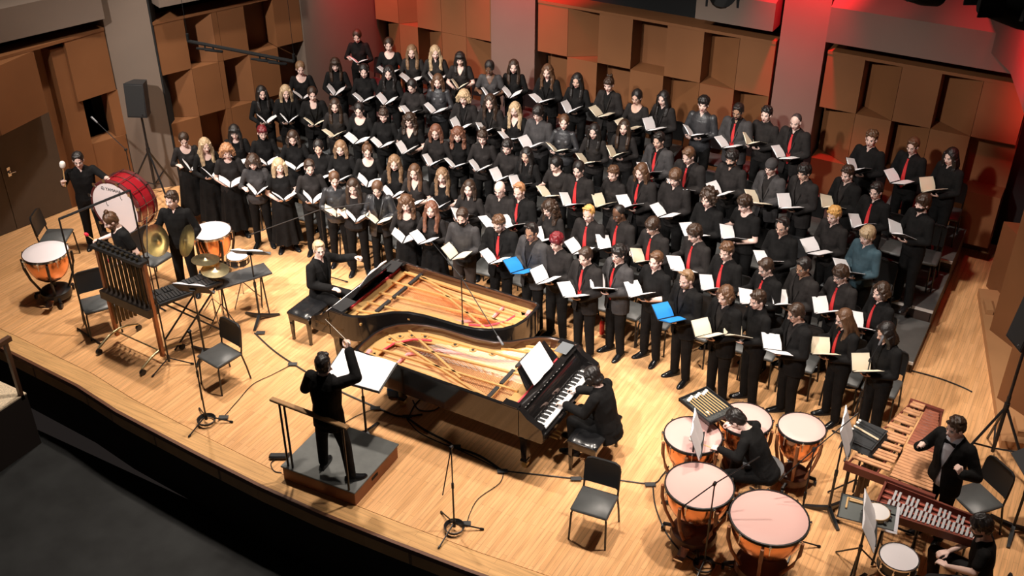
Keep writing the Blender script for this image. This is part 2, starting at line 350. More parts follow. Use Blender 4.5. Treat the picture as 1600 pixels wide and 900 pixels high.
# box with carpet top and handrail below the stage edge at the left
t = thing('side_steps', 'dark box with speckled carpet top and brown handrail below the stage edge', 'steps', (-5.6, 6.6, -1.06))
q = MB(); q.box((-.05, 0, .44), (2.0, .85, .88)); part('body', q, mat('step_side', (.022, .013, .010), .8), t)
q = MB(); q.box((-.05, 0, .89), (2.0, .85, .02)); part('carpet', q, mat('carpet_speckle', (.75, .60, .42), .95, noise=.3, scale=40), t)
RAILW = mat('rail_brown', (.10, .045, .025), .5)
q = MB(); q.box((.92, .36, 1.3), (.06, .05, .95)); part('post', q, RAILW, t)
q = MB(); q.box((.92, -.1, 1.80), (.07, 1.1, .07)); part('handrail', q, RAILW, t)
# ------------------------------------------------------------------ people
V = Vector
def lerp(a, b, t): return V(a)*(1-t) + V(b)*t
TORSO = {'m': [(.84, .145, .10), (.93, .172, .118), (1.05, .150, .105), (1.22, .168, .118), (1.36, .182, .108), (1.435, .165, .080), (1.475, .105, .062), (1.50, .064, .058)],
         'f': [(.84, .150, .11), (.92, .178, .122), (1.06, .128, .095), (1.20, .142, .108), (1.33, .152, .098), (1.405, .140, .074), (1.445, .088, .056), (1.475, .054, .050)]}
SW_ = {'m': .178, 'f': .152}
NB = {'m': 1.49, 'f': 1.465}; HC = {'m': 1.635, 'f': 1.61}
def joints(sex, T=None, head=(0, 0), pelvis=None, **k):
    """T: torso matrix; head: (pitch down, yaw left) degrees; joints in the figure's own frame, facing +Y"""
    T = T or Matrix(); J = dict(sex=sex, T=T); sw = SW_[sex]
    J['nb'] = T @ V((0, -.012, NB[sex])); 
    J['H'] = Matrix.Translation(T @ V((0, .015, NB[sex]+.025))) @ (T.to_3x3().to_4x4()) @ Matrix.Rotation(R(head[1]), 4, 'Z') @ Matrix.Rotation(R(-head[0]), 4, 'X') @ Matrix.Translation((0, .012, HC[sex]-NB[sex]-.020)) @ Matrix.Scale(1.06, 4)
    J['shR'] = T @ V((sw, -.005, 1.42 if sex == 'm' else 1.395)); J['shL'] = T @ V((-sw, -.005, 1.42 if sex == 'm' else 1.395))
    J['hipR'] = T @ V((.088, 0, .90)); J['hipL'] = T @ V((-.088, 0, .90))
    D = dict(knR=(.10, .015, .49), knL=(-.10, .015, .49), anR=(.115, -.01, .085), anL=(-.115, -.01, .085), toeR=(.3, 1, 0), toeL=(-.3, 1, 0),
             elR=(.235, -.03, 1.13), elL=(-.235, -.03, 1.13), wrR=(.2, .12, .95), wrL=(-.2, .12, .95),
             hdR=(0, .6, -.8), hdL=(0, .6, -.8), hnR=(-1, 0, 0), hnL=(1, 0, 0), cuR=.35, cuL=.35)
    D.update(k)
    for q, x in D.items(): J[q] = V(x) if isinstance(x, (tuple, list)) else x
    return J
def torso(b, sex, T, inf=0, z0=None, z1=None, n=18):
    rs = []
    for z, rx, ry in TORSO[sex]:
        if z0 is not None and z < z0: continue
        if z1 is not None and z > z1: continue
        rs.append([(math.copysign(abs(math.cos(a))**.9, math.cos(a))*(rx+inf), math.sin(a)*(ry+inf), z) for a in [2*PI*i/n for i in range(n)]])
    b.loft(rs, 0, T)
    if sex == 'f' and (z1 is None or z1 > 1.3):
        for s in (-1, 1): b.ell((s*.062, .062, 1.255), (.058+inf*.7, .058+inf*.7, .06+inf*.7), 0, T)
    if z0 is None: b.ell((0, -.03, .87), (.155+inf, .105+inf, .10+inf), 0, T)
def hand(b, w, d, nrm, curl, side, sc=1):
    """wrist, pointing direction, palm normal, curl 0-1, side +1 right / -1 left; thumb leaves the side of the palm"""
    d = d.normalized(); nrm = (nrm - d*nrm.dot(d)).normalized(); x = d.cross(nrm)*side   # x points to the thumb side
    def P(a, o, h): return w + (d*a + x*o + nrm*h)*sc
    for o in (-.026, -.009, .009, .026): b.cap(P(.012, o*.75, 0), P(.082, o, 0), .0125*sc, .0115*sc, 7)
    for i, (o, L) in enumerate([(.028, .070), (.0095, .078), (-.0095, .072), (-.028, .056)]):
        a = P(.085, o, 0); ang = 0; r = .0088; p = a
        for j, (q, cu) in enumerate(((.46, .9), (.30, 1.1), (.24, .8))):
            ang += curl*cu*R(62) + R(4)
            e = p + (d*math.cos(ang) + nrm*math.sin(ang) + x*o*1.2)*L*q*sc; b.cap(p, e, r*sc, (r-.001)*sc, 7); p = e; r -= .0009
    a = P(.022, .026, .004); m = P(.052, .052, .014); e = P(.078, .050 - .02*curl, .03 + .02*curl); b.cap(a, m, .0125*sc, .0105*sc, 7); b.cap(m, e, .0102*sc, .0085*sc, 7)
def headparts(b, M, s=1):
    b.ell((0, -.012, .030), (.073, .091, .088), 0, M, 18, 12)
    b.ell((0, .020, -.030), (.058, .068, .078), 0, M, 16, 10)
    b.ell((0, .050, -.088), (.026, .026, .022), 0, M)
    b.cap((-.028, .074, .020), (.028, .074, .020), .010, .010, 8, 0, M)
    b.cap((0, .080, .008), (0, .100, -.022), .008, .0125, 8, 0, M); b.cap((-.011, .090, -.026), (.011, .090, -.026), .008, .008, 6, 0, M)
    for s_ in (-1, 1):
        b.ell((s_*.073, -.006, -.010), (.011, .019, .030), 0, M); b.ell((s_*.036, .056, -.022), (.022, .022, .02), 0, M)
def facedetail(H, mouth=.6):
    b = MB()   # slots: 1 brow, 2 white, 3 pupil, 4 lips, 5 mouth
    for s in (-1, 1):
        b.ell((s*.030, .0665, .002), (.0145, .012, .0085), 2, H, 10, 6); b.ell((s*.030, .0745, .001), (.0068, .006, .007), 3, H, 8, 5)
        b.tube([(s*.046, .062, .020), (s*.034, .078, .026), (s*.014, .083, .021)], [.002, .0042, .003], 5, 1, H)
        b.tube([(s*.045, .066, .006), (s*.031, .079, .012), (s*.016, .077, .005)], .0018, 4, 3, H)
    hm = .004 + .011*mouth
    b.ell((0, .0775, -.060), (.016-.003*mouth, .008, hm), 5, H, 10, 6)
    b.tube([(math.cos(a)*(.0215-.004*mouth), .0820-.006*abs(math.cos(a)), -.060+math.sin(a)*(hm+.002)) for a in [2*PI*i/12 for i in range(12)]], .0042, 6, 4, H, closed=True)
    return b
BODYSLOTS = lambda: [SKINS['l'], HM['b'], EYEW, PUPIL, LIPS, MOUTH]
def body(J, name, vox=.0068, mouth=.6):
    b = MB(); sex = J['sex']; T = J['T']; f = .86 if sex == 'f' else 1
    torso(b, sex, T); headparts(b, J['H'])
    b.cap(T @ V((0, -.015, NB[sex]-.05)), J['H'] @ V((0, -.018, -.035)), .058*f, .054*f, 12)
    for s in 'LR':
        b.cap(J['sh'+s], J['el'+s], .052*f, .040*f, 12); b.cap(J['el'+s], lerp(J['el'+s], J['wr'+s], .4), .040*f, .038*f, 12); b.cap(lerp(J['el'+s], J['wr'+s], .4), J['wr'+s], .038*f, .024*f, 12)
        hand(b, J['wr'+s], J['hd'+s], J['hn'+s], J['cu'+s], 1 if s == 'R' else -1, .96 if sex == 'f' else 1.04)
        b.cap(J['hip'+s], J['kn'+s], .082, .054, 12); b.cap(J['kn'+s], lerp(J['kn'+s], J['an'+s], .35), .052, .054, 12); b.cap(lerp(J['kn'+s], J['an'+s], .35), J['an'+s], .054, .034, 12)
        t = V((J['toe'+s].x, J['toe'+s].y, 0)).normalized(); b.cap(J['an'+s] - V((0, 0, .045)), J['an'+s] + t*.08 - V((0, 0, .06)), .028, .018, 10)
    co, fa = remesh(b, vox, 3)
    return mesh_np(name, co, fa, BODYSLOTS(), extra=facedetail(J['H'], mouth))
def sleeve(b, J, s, inf, frac=1.0, flare=0):
    f = .86 if J['sex'] == 'f' else 1
    b.cap(J['sh'+s], J['el'+s], .054*f+inf, .043*f+inf, 12)
    if frac > .45:
        e = lerp(J['el'+s], J['wr'+s], frac - .45 if frac < 1 else .95); b.cap(J['el'+s], lerp(J['el'+s], e, .99), .043*f+inf, .036*f+inf+flare, 12)
def top(J, style, name, mats):
    """upper garment; neckline cut open so the chest shows where the photo shows it"""
    sex = J['sex']; T = J['T']; b = MB(); Ti = T.inverted()
    inf = {'jacket': .027, 'tee': .012, 'shirt': .013, 'turtle': .011, 'scoop': .010, 'vneck': .012, 'base': .009}[style]
    torso(b, sex, T, inf)
    if style == 'jacket':
        b.loft([[(math.cos(a)*(rx), math.sin(a)*ry, z) for a in [2*PI*i/18 for i in range(18)]] for z, rx, ry in ((.76, .205, .15), (.95, .198, .145), (1.1, .175, .13))], 0, T)
    elif style in ('tee', 'vneck'): b.loft([[(math.cos(a)*(rx), math.sin(a)*ry, z) for a in [2*PI*i/18 for i in range(18)]] for z, rx, ry in ((.88, .200, .145), (1.1, .165, .12))], 0, T)
    fr = 1.0
    if style in ('tee', 'vneck'): fr = .0
    for s in 'LR':
        if fr: sleeve(b, J, s, inf*.8, 1.0 if not J.get('rolled') else .62)
        else:
            f = .86 if sex == 'f' else 1; e = lerp(J['sh'+s], J['el'+s], .62); b.cap(J['sh'+s], e, .056*f+inf, .05*f+inf, 12)
    if style in ('turtle',): b.cap(T @ V((0, -.012, NB[sex]-.03)), T @ V((0, -.004, NB[sex]+.045)), .062 if sex == 'm' else .056, .058 if sex == 'm' else .052, 12)
    if style in ('shirt', 'base'): b.cap(T @ V((0, -.012, NB[sex]-.03)), T @ V((0, -.010, NB[sex]+.012)), .066 if sex == 'm' else .060, .064 if sex == 'm' else .058, 14)
    if style == 'jacket': b.cap(T @ V((0, -.03, NB[sex]-.03)), T @ V((0, -.028, NB[sex]-.005)), .066, .066, 14)
    for s in ('L', 'R'):
        if style == 'jacket': b.cap(J['sh'+s] - V((0, 0, .005)), J['sh'+s] + V((0, 0, .005)), .062 if sex == 'm' else .054, .062 if sex == 'm' else .054, 12)
    co, fa = remesh(b, .0105, 3)
    M3 = np.array(Ti)[:3, :3]; tr = np.array(Ti)[:3, 3]
    def loc(fc): return fc @ M3.T + tr
    nb = NB[sex]
    if style == 'jacket':
        lo = 1.10 if sex == 'm' else 1.13
        fn = lambda fc: (lambda q: (q[:, 1] > .0) & (((q[:, 2] > lo) & (abs(q[:, 0]) < (q[:, 2]-lo)*.20 + .004)) | ((q[:, 2] <= lo) & (abs(q[:, 0]) < .004 + (lo-q[:, 2])*.16) & (q[:, 1] > .05))))(loc(fc))
        fa = cut(co, fa, fn); fa = cut(co, fa, lambda fc: (lambda q: (q[:, 2] > nb-.012) & (np.hypot(q[:, 0], q[:, 1]+.015) < .075))(loc(fc)))
    elif style == 'scoop':
        fa = cut(co, fa, lambda fc: (lambda q: ((q[:, 1] > .0) & ((q[:, 0]/.098)**2 + ((q[:, 2]-nb+.01)/.115)**2 < 1)) | ((q[:, 2] > nb-.035) & (np.hypot(q[:, 0], q[:, 1]) < .09)))(loc(fc)))
    elif style == 'vneck':
        fa = cut(co, fa, lambda fc: (lambda q: ((q[:, 1] > .0) & (q[:, 2] > 1.29) & (abs(q[:, 0]) < (q[:, 2]-1.29)*.52)) | ((q[:, 2] > nb-.02) & (np.hypot(q[:, 0], q[:, 1]) < .085)))(loc(fc)))
    elif style == 'tee':
        fa = cut(co, fa, lambda fc: (lambda q: ((q[:, 1] > .0) & ((q[:, 0]/.07)**2 + ((q[:, 2]-nb)/.062)**2 < 1)) | ((q[:, 2] > nb-.02) & (np.hypot(q[:, 0], q[:, 1]) < .075)))(loc(fc)))
    elif style in ('shirt', 'base'):
        fa = cut(co, fa, lambda fc: (lambda q: ((q[:, 1] > .0) & (q[:, 2] > nb-.055) & (abs(q[:, 0]) < (q[:, 2]-nb+.055)*.55)) | (q[:, 2] > nb+.022))(loc(fc)))
    ex = MB()
    if style in ('shirt',):      # collar leaves and button placket
        for s in (-1, 1):
            ex.add([T @ V(p) for p in [(s*.008, .088, nb-.06), (s*.05, .068, nb-.035), (s*.066, .018, nb+.01), (s*.05, .03, nb+.03), (s*.02, .062, nb-.005)]], [(0, 1, 2, 3, 4) if s > 0 else (4, 3, 2, 1, 0)], 0)
        for k in range(5):
            z = 1.36 - k*.075; yy = np.interp(z, [q[0] for q in TORSO[sex]], [q[2] for q in TORSO[sex]]) + inf; ex.ell(tuple(T @ V((0, yy, z))), .005, 0, None, 6, 4)
    if style == 'jacket':       # lapels
        for s in (-1, 1):
            ex.tube([T @ V(p) for p in [(s*.062, .045, nb-.01), (s*.078, .098, 1.40), (s*.062, .137, 1.30), (s*.03, .146, 1.19), (s*.008, .146, 1.12)]], [.008, .014, .015, .011, .005], 6, 0)
    return mesh_np(name, co, fa, mats, extra=ex)
def trousers(J, name, m):
    b = MB(); T = J['T']; sex = J['sex']
    torso(b, sex, T, .007, z1=1.05)
    for s in 'LR':
        a = J['an'+s]; k = J['kn'+s]; w = .0 if sex == 'm' else -.004
        b.cap(J['hip'+s], k, .098+w, .072+w, 14); b.cap(k, lerp(k, a, .98) + V((0, 0, -.01)), .072+w, .060+w, 14)
    co, fa = remesh(b, .012, 4); ex = MB()
    ex.loft([[tuple(T @ V((math.cos(q)*.163, math.sin(q)*(.116), z))) for q in [2*PI*i/20 for i in range(20)]] for z in (.985, 1.02)], 0, None)
    return mesh_np(name, co, fa, [m], extra=ex)
def skirt(J, name, m):
    b = MB(); T = J['T']; rs = []
    n = 48
    for z, r, fo in [(1.05, .135, 0), (.98, .165, .002), (.90, .188, .004), (.7, .205, .010), (.45, .225, .018), (.17, .25, .028)]:
        rs.append([((r+fo*math.sin(9*a+1))*math.cos(a), (r*.78+fo*math.sin(9*a+1))*math.sin(a), z) for a in [2*PI*i/n for i in range(n)]])
    b.loft(rs, 0, T); return b.mesh(name, [m])
def shoe(J, s, name='shoe'):
    b = MB(); a = J['an'+s]; t = V((J['toe'+s].x, J['toe'+s].y, 0)).normalized(); x = V((t.y, -t.x, 0)); o = V((a.x, a.y, a.z-.085))
    def ring(d, w, h, z0=.004): return [tuple(o + t*d + x*(w*math.cos(q)) + V((0, 0, z0 + (h if math.sin(q) > 0 else 0)*math.sin(q)))) for q in [2*PI*i/12 for i in range(12)]]
    b.loft([ring(-.085, .018, .03), ring(-.075, .034, .075), ring(-.02, .042, .098), ring(.03, .046, .092), ring(.08, .050, .066), ring(.135, .046, .042), ring(.175, .032, .034), ring(.195, .012, .015)])
    b.loft([[tuple(V(p) + V((0, 0, -.004))) for p in ring(-.08, .034, 0)], [tuple(V(p)+V((0, 0, .012))) for p in ring(-.08, .034, 0)]])
    return b.mesh(name, [SHOE], 60)
# ---- hair in head space
def hair_mesh(st):
    b = MB(); rnd = random.Random(hash(st) % 1000 if False else sum(map(ord, st))); vox = .0075; am = .0; fq = 60
    def skull(g=0, front=0, drop=0):
        b.ell((0, -.024, .036+g*.5), (.083+g, .094+g, .093+g), 0, None, 18, 12)
        b.ell((0, -.050, -.01-drop), (.076+g, .060+g, .075+g), 0, None, 16, 10)
    def curtain(L, r0=.02, r1=.014, back=True, front=.0, wave=0, spread=.0):
        for s in (-1, 1):
            for i, (y, xo, fw) in enumerate([(.042, -.004, 1), (.030, .016, 1), (.012, .010, .9), (-.015, .010, .35), (-.045, .0, 0)]):
                pts = []; n = 9
                for k in range(n+1):
                    t = k/n; z = .07 - t*(L+.07); x = s*(.064 + (.014+xo)*min(1, t*3) + spread*t + wave*min(1, t*2.5)*math.sin(t*13+i*1.7)*.7); yy = y - .008*t + wave*min(1, t*2.5)*math.cos(t*12+i)*.7
                    if z < -.13: yy += (.082*fw - .02*(1-fw))*min(1, (-z-.13)/.12); x -= s*.012*fw*min(1, (-z-.13)/.15)
                    pts.append((x, yy, z))
                b.tube(pts, [(r0+.004)*(1 if k < n-1 else .75) if k < n else r1 for k in range(n+1)], 8)
        if back:
            for i in range(7):
                a = R(200+i*23); pts = [(math.cos(a)*.07, -.02+math.sin(a)*.075, .04), (math.cos(a)*.082, -.02+math.sin(a)*.082, -.06), (math.cos(a)*(.085+spread)+wave, -.03+math.sin(a)*.08, -L*.5), (math.cos(a)*(.08+spread), -.05+math.sin(a)*.075, -L)]
                b.tube(pts, [r0, r0, r0, r1], 8)
    def part_line():
        pass
    def bangs(z=.035, n=9):
        for i in range(n):
            x = -.056+i*.112/(n-1); y = .074*math.sqrt(max(.1, 1-(x/.08)**2))
            b.tube([(x*.8, y-.03, .11), (x, y+.008, .085), (x*1.05, y+.014, z+.004*(i % 2))], [.012, .012, .006], 6)
    if st == 'buzz': b.ell((0, -.019, .034), (.0755, .090, .0875), 0, None, 18, 12)
    elif st == 'short': skull(.003); [b.ell((x, .035+y, .098), (.034, .034, .020)) for x, y in ((-.03, 0), (0, .006), (.03, 0))]; am = .004
    elif st == 'fringe': skull(.004); bangs(.045, 8); am = .006
    elif st == 'quiff':
        skull(.0); [b.cap((x, .02, .105), (x*1.1+.006, .058, .135), .02, .013, 8) for x in (-.04, -.014, .014, .04)]; am = .006
    elif st == 'curly':
        skull(.002)
        for i in range(55):
            a = rnd.uniform(0, 6.28); e = rnd.uniform(.1, 1.5); p = (math.cos(a)*math.cos(e)*.078, -.015+math.sin(a)*math.cos(e)*.088, .045+math.sin(e)*.08); b.ell(p, rnd.uniform(.014, .024), 0, None, 8, 5)
        am = .006
    elif st == 'bigcurl':
        skull(.006)
        for i in range(120):
            a = rnd.uniform(R(130), R(410)); e = rnd.uniform(-1.3, 1.5); q = 1.0+rnd.uniform(.15, .45); p = (math.cos(a)*math.cos(e)*.085*q, -.03+math.sin(a)*math.cos(e)*.085*q, .02+math.sin(e)*.095*q)
            if p[1] < .05 or p[2] > .06: b.ell(p, rnd.uniform(.018, .030), 0, None, 8, 5)
        am = .008
    elif st == 'bowl':
        skull(.010, drop=.01); bangs(.034, 10); am = .004
    elif st == 'mop':
        skull(.006)
        for i in range(34):
            a = rnd.uniform(0, 6.28); e = rnd.uniform(.15, .9); p0 = (math.cos(a)*.04, -.01+math.sin(a)*.05, .125); p1 = (math.cos(a)*math.cos(e)*.095, -.012+math.sin(a)*math.cos(e)*.103, .045+math.sin(e)*.075); b.cap(p0, p1, .016, .012, 7)
        bangs(.045, 7); am = .006
    elif st == 'medium': skull(.005, drop=.02); curtain(.07, .017, .01); am = .006
    elif st == 'shoulder': skull(.004); curtain(.17, .018, .012, wave=.004, spread=.01); am = .0015
    elif st == 'bob': skull(.007); curtain(.10, .022, .018, spread=.012); bangs(.04); am = .005
    elif st == 'blondbob': skull(.004); curtain(.17, .021, .016, spread=.018); am = .0015
    elif st == 'long': skull(.003); curtain(.33, .019, .009, spread=.012); am = .0015
    elif st == 'longbangs': skull(.004); curtain(.30, .019, .009, spread=.010); bangs(.036); am = .0015
    elif st == 'wavy': skull(.004); curtain(.33, .021, .010, wave=.012, spread=.018); am = .005
    elif st == 'curlylong':
        skull(.008); curtain(.22, .024, .014, wave=.016, spread=.022)
        for i in range(50):
            a = rnd.uniform(R(150), R(390)); z = rnd.uniform(-.22, .06); b.ell((math.cos(a)*.105, -.03+math.sin(a)*.10, z), rnd.uniform(.016, .026), 0, None, 8, 5)
        am = .006
    elif st == 'shortwavy':
        skull(.008); curtain(.08, .022, .014, wave=.008, spread=.015); bangs(.052, 6); am = .01
    elif st == 'tied': skull(.004); b.tube([(0, -.115, .02), (0, -.15, -.03), (0, -.14, -.14), (0, -.12, -.2)], [.018, .024, .02, .007], 8); am = .002
    elif st == 'back': skull(.004); b.ell((0, -.115, -.02), (.03, .025, .03)); am = .002
    elif st == 'bun': skull(.004); b.ell((0, -.04, .145), (.036, .036, .030)); am = .005
    elif st == 'updo':
        skull(.003); bangs(.05, 7)
        for i in range(14): b.ell((rnd.uniform(-.04, .04), rnd.uniform(-.09, -.02), rnd.uniform(.12, .165)), rnd.uniform(.014, .022), 0, None, 8, 5)
        am = .007
    elif st == 'pixie': skull(.003); bangs(.05, 7); am = .004
    elif st == 'beanie':
        b.ell((0, -.020, .040), (.086, .100, .095), 0, None, 20, 12); b.loft([[(math.cos(a)*.087, -.018+math.sin(a)*.1, z) for a in [2*PI*i/20 for i in range(20)]] for z in (.025, .06)])
    co, fa = remesh(b, vox, 2)
    if am:
        s = np.sin(co[:, 0]*fq*2.1+np.sin(co[:, 2]*25)*2)*np.sin(co[:, 1]*fq*1.7+1)*np.sin(co[:, 2]*fq*.7+.5)
        nrm = co - np.array([0, -.02, 0]); nrm[:, 2] *= .3; nrm /= np.linalg.norm(nrm, axis=1)[:, None] + 1e-6; co = co + nrm*(s*am)[:, None]
    return mesh_np('hair', co, fa, [HM['b']])
HCACHE = {}
def hair(st):
    if st not in HCACHE: HCACHE[st] = hair_mesh(st)
    return HCACHE[st]
def glasses_mesh():
    b = MB()
    for s in (-1, 1):
        b.tube([(s*.031+math.cos(a)*.020, .088-.006*abs(math.cos(a)), .0+math.sin(a)*.017) for a in [2*PI*i/14 for i in range(14)]], .0020, 5, 0, None, closed=True)
        b.tube([(s*.051, .082, .004), (s*.076, .03, .006), (s*.079, -.01, -.002)], .0020, 5)
    b.tube([(-.012, .09, .004), (.012, .09, .004)], .002, 5); return b.mesh('glasses', [BLKP])
GLS = glasses_mesh()
def mask_mesh():
    b = MB(); b.ell((0, .030, -.052), (.060, .072, .052), 0, None, 18, 10); co, fa = remesh(b, .007, 2); fa = cut(co, fa, lambda f: f[:, 1] < .005); return mesh_np('face_mask', co, fa, [CB])
MSK = mask_mesh()
def beard_mesh():
    b = MB(); b.ell((0, .028, -.072), (.058, .060, .046), 0, None, 16, 10); b.cap((-.022, .088, -.042), (.022, .088, -.042), .006, .006); co, fa = remesh(b, .006, 1)
    fa = cut(co, fa, lambda f: (f[:, 1] < .0) | ((abs(f[:, 0]) < .019) & (abs(f[:, 2]+.06) < .010) & (f[:, 1] > .06))); return mesh_np('beard', co, fa, [HM['b']])
BRD = beard_mesh()
def tie_mesh(T, y=0):
    b = MB(); z = 1.435
    b.loft([[(-.016, .083, z), (.016, .083, z), (.016, .098, z), (-.016, .098, z)], [(-.011, .094, z-.04), (.011, .094, z-.04), (.011, .108, z-.04), (-.011, .108, z-.04)]], 0, T)
    pts = [(z-.04, .014, .104), (1.30, .022, .124), (1.18, .028, .134), (1.06, .033, .128), (.99, .036, .128), (.955, .003, .128)]
    b.loft([[(-w_, yy, zz), (w_, yy, zz), (w_, yy+.009, zz), (-w_, yy+.009, zz)] for zz, w_, yy in pts], 0, T); return b.mesh('necktie', [TIE])
def setmat(o, i, m): o.material_slots[i].link = 'OBJECT'; o.material_slots[i].material = m
def person(key, J, label, skin, hst, hc, tops, bottom, extras=(), scale=1.0, group=None, mouth=.6, cache={}, vox=.0068):
    """tops: list of (style, material, part name). Body is the root mesh; garments and hair are its children."""
    if key not in cache: cache[key] = dict(body=body(J, 'person', vox, mouth), shoes={s: shoe(J, s) for s in 'LR'})
    C = cache[key]; o = put('person', C['body']); tag(o, label, 'person', group)
    setmat(o, 0, SKINS[skin]); setmat(o, 1, HM[hc])
    for st, m, nm in tops:
        rk = st + str(J.get('rolled', ''))
        if rk not in C: C[rk] = top(J, st, nm, [m])
        c = put(nm, C[rk], o); setmat(c, 0, m)
    st, m = bottom
    if st not in C: C[st] = trousers(J, 'trousers', m) if st == 'trousers' else skirt(J, 'skirt', m)
    c = put(st, C[st], o); setmat(c, 0, m)
    for s in 'LR': put('shoe', C['shoes'][s], o)
    if 'tie' in extras:
        if 'tiem' not in C: C['tiem'] = tie_mesh(J['T'])
        put('necktie', C['tiem'], o)
    H = J['H']
    if hst: c = put('cap' if hst == 'beanie' else 'hair', hair(hst), o, M=H.copy()); setmat(c, 0, CG if hst == 'beanie' else HM[hc])
    if 'glasses' in extras: put('glasses', GLS, o, M=H.copy())
    if 'mask' in extras: put('face_mask', MSK, o, M=H.copy())
    if 'beard' in extras: c = put('beard', BRD, o, M=H.copy()); setmat(c, 0, HM[hc])
    o.scale = (scale,)*3
    return o
# ---- poses of the singers
FOLD = {0: Matrix.Translation((0, .335, 1.125)) @ Matrix.Rotation(R(15), 4, 'X'), 1: Matrix.Translation((-.02, .33, 1.14)) @ Matrix.Rotation(R(18), 4, 'X'), 2: Matrix.Translation((.02, .34, 1.19)) @ Matrix.Rotation(R(22), 4, 'X')}
def choir_joints(sex, p):
    dz = 0 if sex == 'm' else -.02
    if p == 0: k = dict(head=(14, 6), elR=(.245, .03, 1.15+dz), elL=(-.245, .03, 1.15+dz), wrR=(.085, .215, 1.065), wrL=(-.085, .215, 1.065), hdR=(-.35, 1, .25), hdL=(.35, 1, .25), hnR=(-.3, -.3, 1), hnL=(.3, -.3, 1), cuR=.25, cuL=.25)
    elif p == 1: k = dict(head=(22, -4), elR=(.265, .02, 1.16+dz), elL=(-.245, .03, 1.14+dz), wrR=(.20, .235, 1.235), wrL=(-.06, .215, 1.075), hdR=(-.55, .8, .05), hdL=(.3, 1, .2), hnR=(-.3, .2, -1), hnL=(.2, -.3, 1), cuR=.3, cuL=.25)
    else: k = dict(head=(4, 10), elR=(.255, .04, 1.17+dz), elL=(-.25, .03, 1.16+dz), wrR=(.14, .235, 1.13), wrL=(-.075, .22, 1.12), hdR=(-.45, 1, .2), hdL=(.3, 1, .25), hnR=(-.5, -.3, .9), hnL=(.3, -.3, 1), cuR=.4, cuL=.25)
    return joints(sex, **k)
def folder_mesh(kind, op):
    """open ring binder: two covers, curved paper blocks and a spine; spine runs along local y"""
    cov = MB(); pap = MB(); L = .295; Wd = .225; n = 6
    a0, a1 = op
    for s, a in ((-1, a0), (1, a1)):
        d = V((s*math.cos(R(a)), 0, math.sin(R(a)))); up = V((-s*math.sin(R(a)), 0, math.cos(R(a))))
        p0 = V((s*.012, 0, 0)); 
        def sec(t, h): return p0 + d*(t*Wd) + up*h
        vs = [(sec(t, h) + V((0, y, 0))) for t in (0, 1) for h in (0, .004) for y in (-L/2, L/2)]
        cov.loft([[vs[0], vs[1], vs[3], vs[2]], [vs[4], vs[5], vs[7], vs[6]]])
        rs = []
        for k in range(n+1):
            t = k/n; bow = .012*math.sin(PI*min(1, t*1.15))*(1 if s > 0 else 1.3); q = sec(t*.93+.03, .006); e = sec(t*.93+.03, .010+bow)
            rs.append([q + V((0, -L/2+.008, 0)), q + V((0, L/2-.008, 0)), e + V((0, L/2-.008, 0)), e + V((0, -L/2+.008, 0))])
        pap.loft(rs)
    cov.box((0, 0, -.002), (.034, L, .004))
    for y in (-.09, 0, .09): cov.tube([(-.012, y, .0), (-.008, y, .016), (.008, y, .016), (.012, y, 0)], .002, 5)
    return cov.mesh('cover', [BLKP], 30), pap.mesh('pages', [PAPER], 30)
FMESH = [folder_mesh(0, op) for op in ((24, 42), (30, 50), (20, 38), (34, 55))]
BLUEP = mat('blue_score_cover', (.02, .22, .62), .5); BEIGE = mat('cream_paper', (.78, .68, .52), .75)
def folder(M, label, k=0, pm=None, group='music folders held by the choir'):
    o = put('music_folder', FMESH[k][0]); o.matrix_world = M; tag(o, label, 'folder', group)
    c = put('pages', FMESH[k][1], o)
    if pm: setmat(c, 0, pm)
    return o
# ---- orchestra chair
CH = thing('orchestra_chair', 'x', 'chair')
def chair_parts():
    b = MB(); n = 5
    b.rbox((0, .02, .455), (.44, .43, .045), .018); part('seat', b, VINYL, CH, 50)
    b = MB(); rs = []
    for z, y, wd in ((.56, -.205, .40), (.60, -.212, .425), (.82, -.245, .425), (.865, -.252, .39), (.88, -.254, .33)):
        rs.append([(-wd/2, y+.012, z), (-wd/2+.03, y-.006, z), (wd/2-.03, y-.006, z), (wd/2, y+.012, z), (wd/2, y+.036, z), (wd/2-.03, y+.02, z), (-wd/2+.03, y+.02, z), (-wd/2, y+.036, z)])
    b.loft(rs); part('backrest', b, VBACK, CH, 50)
    for s in (-1, 1):
        b = MB(); b.tube([(s*.195, .20, .435), (s*.205, .215, .40), (s*.22, .235, 0)], .0125, 8); part('leg', b, BLK, CH)
        b = MB(); b.tube([(s*.205, -.225, .80), (s*.205, -.205, .60), (s*.205, -.18, .44), (s*.215, -.225, .22), (s*.22, -.26, 0)], .0125, 8); part('leg', b, BLK, CH)
    b = MB(); b.tube([(-.2, .2, .43), (.2, .2, .43)], .011, 6); b.tube([(-.2, -.18, .44), (.2, -.18, .44)], .011, 6)
    for s in (-1, 1): b.tube([(s*.2, .2, .43), (s*.2, -.18, .44)], .011, 6)
    part('seat_frame', b, BLK, CH)
chair_parts(); CHUSED = [False]
def chair(x, y, z, rz, label, group=None):
    if CHUSED[0]: o = dup(CH)
    else: o = CH; CHUSED[0] = True
    o.location = (x, y, z); o.rotation_euler = (0, 0, rz); o['label'] = label
    if group: o['group'] = group
    elif 'group' in o: del o['group']
    return o
